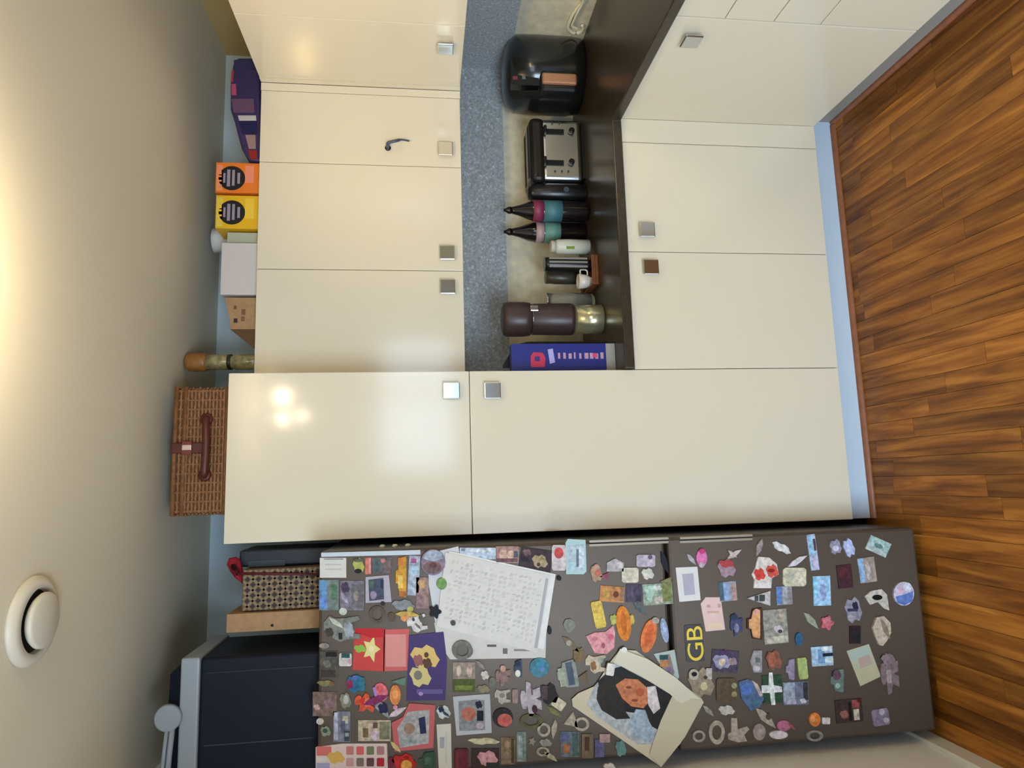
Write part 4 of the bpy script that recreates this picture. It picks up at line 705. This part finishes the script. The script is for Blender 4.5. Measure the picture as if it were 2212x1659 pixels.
fm('olive and brown twig magnet', 'blob', (685, 1468, 724, 1482), (126, 122, 80), [('e', 712, 1470, 722, 1480, (122, 82, 62))])
fm('teal and magenta round ornament magnet', 'blob', (748, 1456, 790, 1496), (38, 104, 140), [('blob', 748, 1466, 764, 1488, (140, 36, 80)), ('r', 778, 1462, 788, 1490, (46, 116, 134)), ('e', 760, 1458, 772, 1468, (86, 104, 170))])
fm('orange-red lobster-like magnet on refrigerator door', 'fig', (766, 1496, 812, 1538), (206, 84, 52), [('e', 776, 1508, 790, 1522, (196, 50, 24)), ('e', 786, 1504, 802, 1524, (224, 110, 92))], rot=20)
fm('pink and purple dress figure magnet', 'e', (808, 1474, 838, 1514), (214, 110, 124), [('e', 816, 1478, 830, 1494, (206, 90, 92)), ('r', 808, 1480, 814, 1506, (164, 130, 190))], rot=-14)
fm('orange oval magnet beside the purple card', 'e', (842, 1478, 866, 1522), (208, 130, 70), [('e', 848, 1486, 860, 1512, (222, 148, 88))])
fm('green triangle magnet under the pink card', 'tri', (846, 1462, 876, 1480), (96, 128, 112))
fm('navy and white collar-shaped magnet', 'leaf', (800, 1508, 846, 1548), (150, 156, 160), [('blob', 816, 1516, 840, 1540, (36, 28, 76))], rot=10)
fm('white wing magnet with a pink tip', 'leaf', (842, 1522, 876, 1552), (200, 184, 192), [('e', 862, 1524, 872, 1534, (220, 150, 170))], rot=-70)
fm('purple and crimson lizard magnet', 'leaf', (790, 1492, 836, 1530), (128, 40, 92), rot=-60, lay=1)
fm('small white and olive bird at the left edge', 'blob', (734, 1494, 760, 1530), (128, 130, 104), [('e', 742, 1500, 754, 1520, (180, 176, 176))])
fm('tiny pale stone magnet at the left edge', 'e', (684, 1550, 700, 1564), (198, 190, 182))
fm('green frog-like magnet at the left edge', 'blob', (692, 1566, 716, 1590), (126, 134, 118), [('e', 698, 1572, 708, 1582, (50, 72, 66))])
fm('navy and white dog head magnet', 'blob', (942, 1522, 974, 1552), (194, 196, 192), [('blob', 946, 1524, 960, 1538, (28, 34, 66)), ('leaf', 954, 1534, 972, 1548, (58, 66, 92))])
fm('red and yellow bird magnet at the bottom edge', 'blob', (846, 1626, 900, 1664), (178, 40, 34), [('e', 866, 1640, 890, 1662, (218, 156, 74)), ('e', 872, 1630, 884, 1638, (150, 10, 8))])
fm('dark green bottle magnet at the bottom edge', 'bottle', (904, 1622, 940, 1666), (52, 76, 60), [('r', 918, 1634, 932, 1650, (74, 96, 78))])
fm('pale yellow seed-shaped magnet', 'leaf', (843, 1600, 866, 1624), (196, 178, 124))
fm('purple fruit magnet beside the bottom red bird', 'e', (838, 1634, 852, 1658), (120, 36, 62))
fm('white magnet carrying a red heart spot', 'c', (1191, 1177, 1222, 1232), (204, 190, 190), [('e', 1196, 1182, 1216, 1206, (192, 76, 74)), ('r', 1196, 1212, 1214, 1226, (196, 186, 190))], lay=1)
fm('grey ring-shaped medal under the printed page', 'ring', (976, 1382, 1020, 1424), (112, 108, 98), lay=2)
fm('little white gull magnet', 'blob', (1038, 1447, 1056, 1468), (204, 194, 184))
fm('faded pink doll magnet', 'fig', (1070, 1436, 1102, 1482), (140, 112, 106), [('e', 1080, 1436, 1092, 1450, (190, 150, 130))])
fm('tiny navy and white penguin magnet', 'bottle', (1110, 1424, 1127, 1462), (60, 72, 92), [('e', 1112, 1446, 1124, 1461, (216, 216, 204)), ('e', 1112, 1426, 1124, 1438, (24, 36, 66))])
fm('teal-blue island-shaped magnet on refrigerator door', 'e', (1144, 1420, 1186, 1462), (70, 124, 142), [('blob', 1156, 1426, 1178, 1446, (62, 132, 164)), ('e', 1164, 1440, 1176, 1450, (96, 132, 186))])
fm('blue and white bottle-shaped magnet beside the teal one', 'bottle', (1203, 1426, 1246, 1486), (138, 144, 138), [('r', 1224, 1430, 1238, 1480, (72, 86, 102)), ('r', 1206, 1440, 1220, 1480, (166, 168, 150))], rot=-10)
fm('white seated cat magnet', 'animal', (1068, 1488, 1102, 1520), (178, 168, 156), [('e', 1078, 1496, 1090, 1506, (130, 122, 114))])
fm('round black magnet with a red face', 'e', (1064, 1528, 1108, 1570), (40, 32, 36), [('e', 1074, 1540, 1106, 1568, (186, 96, 84)), ('e', 1086, 1546, 1092, 1562, (190, 70, 76))])
fm('long white diver-shaped magnet', 'fig', (1124, 1470, 1168, 1548), (180, 170, 178), [('e', 1146, 1522, 1158, 1540, (60, 24, 38)), ('r', 1148, 1480, 1152, 1500, (120, 90, 100))], rot=-6)
fm('black bat-like magnet beside the diver', 'blob', (1166, 1474, 1206, 1522), (36, 30, 26), [('r', 1168, 1480, 1182, 1510, (76, 62, 66))])
fm('little cream tag with cut corners', 'c', (1192, 1508, 1220, 1530), (208, 196, 172), rot=35)
fm('dark bronze hoop magnet', 'ring', (1122, 1540, 1172, 1572), (92, 88, 56))
fm('olive leaf magnet above the silver letters', 'leaf', (1180, 1524, 1212, 1548), (124, 124, 76))
fm('silver rope letter beside the bronze hoop', 'ring', (1160, 1560, 1188, 1590), (164, 156, 138), metal=.3)
fm('curled silver letter right of the rope letter', 'leaf', (1184, 1556, 1208, 1592), (170, 160, 144), rot=40)
fm('silver letter cluster above the edge, upper one', 'blob', (1164, 1594, 1192, 1612), (138, 136, 128))
fm('silver letter cluster above the edge, middle one', 'ring', (1158, 1612, 1186, 1632), (158, 152, 130))
fm('silver letter cluster above the edge, lower hook', 'leaf', (1174, 1622, 1204, 1644), (172, 164, 136))
fm('silver arrow-shaped letter near the clipping', 'tri', (1216, 1540, 1244, 1576), (172, 162, 142), rot=-20)
fm('silver scribble letter touching the clipping', 'ring', (1240, 1548, 1272, 1578), (174, 164, 146))
fm('pale bone-shaped strip magnet', 'blob', (1010, 1592, 1080, 1607), (194, 184, 150))
fm('dark red book-shaped magnet', 'c', (981, 1616, 1012, 1666), (98, 32, 40), [('r', 985, 1620, 990, 1660, (120, 50, 56))])
fm('purple candle magnet under the clipping', 'r', (1284, 1596, 1304, 1634), (92, 88, 126))
fm('pink candle stub beneath the clipping', 'r', (1294, 1584, 1316, 1602), (164, 138, 132), lay=1)
fm('teal lamp-shaped magnet under the clipping', 'blob', (1328, 1596, 1352, 1634), (98, 138, 132))
fm('brown clog magnet between the blue tile and candles', 'r', (1256, 1584, 1280, 1636), (112, 96, 74), [('r', 1262, 1590, 1272, 1620, (74, 48, 30))])
fm('white shell at the very bottom edge', 'blob', (1302, 1646, 1330, 1666), (202, 192, 178))
fm('pinkish gnome magnet by the recessed grip', 'blob', (1274, 1218, 1300, 1258), (170, 138, 112), [('e', 1280, 1218, 1294, 1234, (196, 150, 130)), ('e', 1284, 1230, 1296, 1244, (186, 104, 84))])
fm('magenta bud beside the gnome', 'tri', (1294, 1236, 1314, 1254), (140, 72, 92))
fm('white mountain-shaped gem magnet', 'house', (1314, 1202, 1342, 1238), (172, 168, 168), [('e', 1322, 1204, 1336, 1218, (206, 196, 194))], rot=90)
fm('cream square tile magnet in the upper group', 'c', (1342, 1226, 1378, 1258), (208, 200, 180), [('r', 1350, 1232, 1370, 1250, (196, 190, 164))])
fm('lilac-white cup magnet on refrigerator door', 'c', (1374, 1198, 1414, 1224), (186, 176, 188), [('e', 1398, 1198, 1408, 1208, (96, 88, 104))])
fm('white jug magnet under the lilac cup', 'blob', (1384, 1226, 1412, 1252), (204, 200, 186))
fm('black lady-shaped magnet by the door seam', 'leaf', (1422, 1192, 1446, 1236), (28, 24, 34), rot=10)
fm('olive triangular magnet by the door seam', 'tri', (1424, 1246, 1448, 1266), (124, 120, 80))
fm('yellow bar-shaped magnet, tilted', 'c', (1280, 1298, 1304, 1356), (216, 186, 84), [('r', 1286, 1306, 1298, 1324, (208, 172, 78))], rot=-12, th=.006)
fm('orange lizard magnet with yellow-green legs', 'e', (1330, 1308, 1362, 1384), (212, 126, 36), [('e', 1340, 1318, 1352, 1370, (190, 100, 20))], rot=-6, th=.007)
fm('yellow-green leg piece left of the orange lizard', 'blob', (1316, 1326, 1334, 1350), (176, 174, 92))
fm('yellow fin piece right of the orange lizard', 'blob', (1356, 1326, 1370, 1350), (196, 170, 80))
fm('long orange carrot-shaped magnet', 'e', (1384, 1336, 1416, 1410), (212, 118, 62), [('e', 1392, 1346, 1408, 1396, (204, 96, 44)), ('e', 1398, 1330, 1414, 1344, (170, 158, 144))], rot=14, th=.007)
fm('pale blue dolphin magnet beside the carrot', 'e', (1426, 1334, 1442, 1388), (146, 158, 184), [('e', 1430, 1344, 1438, 1376, (164, 182, 214))], rot=-10)
fm('dark grey wolf magnet beneath the purple night picture', 'leaf', (1366, 1298, 1396, 1330), (82, 92, 92))
fm('pink pig-face magnet with pointed ears', [(1265, 1374), (1284, 1366), (1308, 1364), (1324, 1350), (1328, 1366), (1326, 1398), (1310, 1412), (1284, 1410)], None, (218, 150, 154), [('e', 1312, 1368, 1324, 1382, (206, 100, 120)), ('e', 1278, 1374, 1290, 1384, (196, 120, 130)), ('e', 1298, 1388, 1306, 1400, (170, 92, 106))], th=.005)
fm('white and brown puppy magnet', 'animal', (1264, 1414, 1308, 1454), (196, 182, 158), [('blob', 1274, 1426, 1288, 1448, (146, 104, 60)), ('e', 1290, 1418, 1302, 1432, (150, 156, 140))])
fm('short white cylinder pin holding the clipping', 'c', (1307, 1430, 1324, 1456), (226, 222, 212), rot=10, lay=7, th=.008)
fm('tiny white pin at the clipping tip', 'e', (1340, 1396, 1352, 1408), (232, 228, 220), lay=5, th=.005)
fm('magenta flower magnet at the freezer top', 'e', (1503, 1186, 1526, 1224), (212, 116, 168), [('e', 1508, 1184, 1522, 1196, (190, 60, 116)), ('e', 1508, 1214, 1520, 1226, (184, 168, 176))], th=.006)
fm('small white feather beside the magenta flower', 'leaf', (1482, 1196, 1502, 1220), (172, 168, 172))
fm('red-capped robin magnet on refrigerator door', 'blob', (1548, 1206, 1588, 1248), (156, 130, 140), [('blob', 1550, 1208, 1586, 1226, (168, 64, 66)), ('leaf', 1570, 1188, 1590, 1204, (196, 176, 170))])
fm('cream scroll magnet above the robin', 'leaf', (1570, 1186, 1600, 1208), (196, 182, 176), rot=-70)
def letters(label, word, P0, P1, c, back):      # word readable in the room: picture bottom to top
    lo, hi = at(P0[0], P0[1], Y=YF), at(P1[0], P1[1], Y=YF)      # lower-left and upper-right corners in the room
    cu = bpy.data.curves.new('word', 'FONT'); cu.body = word; cu.extrude = .5; cu.space_character = .92
    tmp = bpy.data.objects.new('word', cu); COL.objects.link(tmp); dg = bpy.context.evaluated_depsgraph_get(); me = bpy.data.meshes.new_from_object(tmp.evaluated_get(dg)); bpy.data.objects.remove(tmp)
    xs = [v.co.x for v in me.vertices]; ys = [v.co.y for v in me.vertices]; sx, sy = (hi.x - lo.x) / (max(xs) - min(xs)), (hi.z - lo.z) / (max(ys) - min(ys)); x0, y0 = min(xs), min(ys)
    for v in me.vertices: v.co = (lo.x + (v.co.x - x0) * sx, YF - .0055 - v.co.z * .005, lo.z + (v.co.y - y0) * sy)
    me.materials.clear(); me.materials.append(mat(c, .35, gain=MG)); t = thing('letter_magnet', label, 'magnet', 'magnets on the refrigerator')
    o = bpy.data.objects.new('letters', me); COL.objects.link(o); o.parent = t
    m_ = MB(); e = .004; m_.prism([(lo.x - e, lo.z), (lo.x, lo.z - e), (hi.x, lo.z - e), (hi.x + e, lo.z), (hi.x + e, hi.z), (hi.x, hi.z + e), (lo.x, hi.z + e), (lo.x - e, hi.z)], YF - .003, YF - .0001, mat(back, .4)); m_.build('backing', t)
letters('chunky yellow capital letters GB on a dark backing', 'GB', (1519, 1425), (1480, 1353), (226, 198, 44), (26, 26, 34))
fm('little blue dancer magnet', 'fig', (1576, 1324, 1602, 1374), (66, 70, 104), [('e', 1576, 1326, 1592, 1340, (38, 56, 84)), ('e', 1584, 1346, 1594, 1366, (128, 122, 156))])
fm('orange lady figure magnet with a dark outline', 'bottle', (1612, 1312, 1646, 1382), (78, 46, 30), [('bottle', 1616, 1316, 1640, 1378, (216, 158, 104)), ('e', 1626, 1314, 1638, 1328, (212, 158, 140))])
fm('two red and white toadstools magnet', [(1636, 1202), (1660, 1204), (1676, 1218), (1680, 1240), (1666, 1248), (1664, 1270), (1626, 1270), (1628, 1252), (1622, 1240), (1630, 1226)], None, (210, 200, 192), [('blob', 1626, 1226, 1652, 1254, (200, 66, 56)), ('blob', 1652, 1218, 1680, 1248, (206, 84, 72)), ('e', 1656, 1228, 1672, 1236, (150, 16, 10)), ('r', 1628, 1258, 1664, 1269, (216, 208, 204))], th=.006)
fm('oval silver plaque with dark lettering', 'tri', (1612, 1276, 1662, 1308), (186, 180, 178), [('r', 1628, 1286, 1636, 1298, (64, 72, 66)), ('r', 1638, 1284, 1650, 1298, (58, 66, 60))])
fm('white stick magnet lying tilted', 'blob', (1664, 1174, 1710, 1192), (212, 212, 210), rot=27, th=.005)
fm('grey-pink scarf magnet left of the white stick', 'leaf', (1624, 1168, 1652, 1198), (156, 140, 140), rot=60)
fm('cream teapot magnet on refrigerator door', 'c', (1690, 1226, 1740, 1266), (200, 194, 166), [('e', 1698, 1236, 1714, 1254, (182, 182, 166)), ('r', 1722, 1236, 1738, 1262, (214, 204, 180))], th=.005)
fm('white bird head magnet above the cream teapot', 'leaf', (1700, 1200, 1742, 1224), (206, 200, 204), rot=-60)
fm('white church-shaped magnet on refrigerator door', 'house', (1618, 1404, 1644, 1452), (150, 146, 148), [('e', 1624, 1436, 1640, 1450, (188, 182, 186)), ('r', 1630, 1420, 1640, 1430, (94, 106, 96))])
fm('brick-red vase magnet on refrigerator door', 'blob', (1652, 1402, 1688, 1448), (134, 84, 66), [('e', 1658, 1408, 1674, 1440, (164, 98, 76))])
fm('thin lilac stick figure magnet', 'bottle', (1696, 1422, 1714, 1468), (150, 138, 160))
fm('lime green bar magnet', 'c', (1722, 1420, 1742, 1466), (170, 184, 116), rot=-6)
fm('dark blue droplet at the freezer centre', 'e', (1716, 1366, 1732, 1394), (44, 90, 122))
fm('brown and white owl-shaped magnet', 'blob', (1484, 1440, 1542, 1508), (150, 134, 112), [('e', 1486, 1444, 1508, 1468, (176, 168, 152)), ('e', 1492, 1450, 1504, 1460, (16, 12, 10)), ('e', 1512, 1472, 1526, 1490, (200, 184, 146)), ('r', 1524, 1442, 1536, 1466, (184, 178, 170)), ('e', 1518, 1458, 1526, 1466, (70, 60, 46))])
fm('blue shield-shaped magnet on refrigerator door', [(1594, 1472), (1614, 1466), (1632, 1474), (1648, 1508), (1640, 1526), (1620, 1534), (1600, 1508)], None, (84, 106, 142), [('e', 1598, 1474, 1622, 1500, (84, 116, 186)), ([(1622, 1468), (1634, 1476), (1646, 1500), (1640, 1504)], (190, 172, 164)), ('e', 1616, 1508, 1640, 1526, (72, 110, 130))])
fm('white shoe-shaped magnet near the clipping', 'blob', (1550, 1522, 1586, 1544), (190, 186, 174))
fm('small grey bird magnet beside the white shoe', 'leaf', (1516, 1522, 1540, 1546), (156, 148, 136))
fm('beige curled letter beside the clipping corner', 'ring', (1494, 1576, 1522, 1602), (162, 150, 142))
fm('beige letter O in a tall oval', 'ring', (1530, 1555, 1564, 1607), (172, 162, 144), th=.006)
fm('beige letter with a long straight stem', [(1578, 1550), (1590, 1550), (1592, 1574), (1612, 1568), (1617, 1574), (1606, 1586), (1612, 1600), (1592, 1602), (1572, 1596), (1570, 1586), (1578, 1580)], None, (172, 158, 146), th=.006)
fm('beige coin-shaped letter near the bottom edge', 'e', (1625, 1562, 1652, 1598), (154, 138, 130), [('e', 1632, 1572, 1646, 1590, (168, 154, 146))], th=.006)
fm('silver hook-shaped letter above the coin', 'leaf', (1630, 1528, 1674, 1572), (166, 154, 140), [('e', 1652, 1540, 1664, 1554, (82, 74, 60))])
fm('pink blossom magnet at the bottom edge', 'e', (1676, 1555, 1706, 1578), (176, 106, 134), [('leaf', 1700, 1560, 1716, 1576, (150, 84, 86))])
fm('white petal magnet below the pink blossom', 'e', (1660, 1577, 1700, 1595), (206, 196, 196), [('e', 1680, 1580, 1696, 1592, (226, 206, 214))])
fm('orange acorn magnet on refrigerator door', 'e', (1746, 1538, 1770, 1568), (212, 124, 58), [('e', 1748, 1544, 1758, 1558, (224, 146, 90))], th=.007)
fm('tiny white bead beside the orange acorn', 'c', (1774, 1549, 1791, 1563), (214, 206, 206), th=.006)
fm('grey anchor-shaped magnet at the bottom edge', 'ring', (1740, 1576, 1776, 1600), (140, 136, 132))
fm('white and blue butterfly magnet', 'blob', (1820, 1162, 1844, 1204), (176, 186, 220), [('e', 1826, 1176, 1836, 1192, (200, 212, 240))], rot=-10)
fm('small lilac butterfly beside the larger one', 'blob', (1790, 1164, 1816, 1198), (146, 142, 162), [('e', 1796, 1178, 1810, 1190, (206, 200, 220))])
fm('grey letters magnet with dark middle', 'blob', (1822, 1288, 1860, 1346), (138, 134, 146), [('blob', 1838, 1298, 1852, 1320, (34, 32, 52)), ('r', 1828, 1314, 1850, 1320, (52, 52, 74)), ('e', 1828, 1328, 1844, 1340, (166, 156, 162))])
fm('white moustache-shaped magnet with a black centre', [(1866, 1288), (1880, 1276), (1902, 1272), (1914, 1284), (1919, 1318), (1908, 1314), (1894, 1300), (1878, 1306)], None, (190, 182, 170), [('e', 1882, 1284, 1904, 1296, (12, 10, 8))], th=.005)
fm('round white and blue globe magnet', 'e', (1928, 1256, 1972, 1308), (196, 186, 204), [([(1932, 1288), (1950, 1284), (1970, 1276), (1968, 1298), (1952, 1307), (1936, 1302)], (96, 120, 184)), ('e', 1936, 1266, 1948, 1282, (210, 170, 190)), ('e', 1948, 1258, 1966, 1276, (212, 212, 224))], th=.006)
fm('round rose-pink magnet on the freezer door', 'flower', (1770, 1328, 1800, 1362), (186, 94, 100), [('e', 1776, 1332, 1792, 1350, (194, 112, 124))], th=.006)
fm('thin green and white feather magnet', 'leaf', (1734, 1322, 1766, 1358), (146, 148, 128))
fm('beige seashell magnet near the bottom edge', 'shell', (1882, 1330, 1922, 1394), (190, 172, 152), [('leaf', 1898, 1336, 1920, 1380, (140, 120, 98))], th=.008)
fm('grey-pink jointed skeleton-like magnet', 'fig', (1900, 1408, 1938, 1500), (128, 108, 110), [('blob', 1902, 1410, 1934, 1436, (136, 116, 122)), ('r', 1912, 1446, 1922, 1474, (166, 152, 150))], rot=-4)
fm('lilac and white round-cornered die magnet', 'c', (1882, 1530, 1918, 1566), (130, 118, 138), [('e', 1898, 1530, 1910, 1544, (190, 180, 188)), ('e', 1904, 1550, 1916, 1562, (190, 180, 188))], rot=-10)
fm('green and plum bird magnet', 'bottle', (1792, 1444, 1820, 1494), (102, 122, 112), [('e', 1796, 1446, 1814, 1468, (96, 70, 86)), ('e', 1802, 1474, 1812, 1486, (166, 190, 176))])

mg('paper_or_glare_strip', 'paper', 'long pale blue strip of painted glare along the upper door edge', [(694, 1194), (908, 1188), (908, 1198), (694, 1203)], None, (196, 208, 220), th=.001)  # pale strip paints the glare on the refrigerator's door edge
fm('faint grey-blue patch magnet beside the amber bottle', 'blob', (846, 1294, 896, 1318), (134, 138, 144))
fm('brown curled leaf magnet right of the black bar', 'leaf', (1214, 1374, 1250, 1408), (118, 100, 72), [('e', 1222, 1382, 1234, 1394, (150, 148, 140))])
fm('olive brown sprig above the blue and white bottle magnet', 'blob', (1236, 1396, 1262, 1432), (120, 98, 64), rot=20)
fm('muted mauve wing beside the grey ring medal', 'leaf', (1028, 1426, 1048, 1446), (140, 130, 126))
fm('grey-green pebble between gull and doll magnets', 'e', (1056, 1462, 1070, 1482), (110, 116, 100))
fm('narrow mauve bar beside the white seated cat', 'c', (1106, 1488, 1118, 1518), (150, 128, 124))
fm('dim tan patch under the figures on grass', 'blob', (1030, 1478, 1058, 1496), (134, 122, 98))
fm('grey stone magnet beside the goat', 'e', (690, 1388, 712, 1400), (140, 132, 128))
fm('dark brown acorn by the cow-shaped magnet', 'e', (838, 1322, 854, 1342), (92, 72, 58))
fm('small green-grey shell near the printed page edge', 'shell', (1216, 1336, 1242, 1366), (126, 128, 116))
fm('dull silver star between the two picture tiles', 'star', (1140, 1590, 1158, 1610), (130, 126, 108))
fm('brown triangular magnet near the upper right pin', 'tri', (1248, 1448, 1268, 1476), (108, 90, 66))
fm('tan door-shaped tile beside the green cross flag', 'c', (1546, 1464, 1590, 1516), (92, 76, 54), [('e', 1578, 1474, 1590, 1486, (150, 150, 112)), ('e', 1578, 1492, 1590, 1504, (156, 142, 100))])
t = thing('bead_string', 'three pale beads on the narrow side of the refrigerator', 'beads')
for xp, yp in ((826, 1180), (853, 1179), (881, 1178)):
    q = at(xp, yp, X=FX1); MB().lathe((FX1 - .004, q.y, q.z), [(.009, 0), (.009, -.006), (.005, -.009)], mat((206, 206, 190), .4), 14, 'x').build('bead', t)
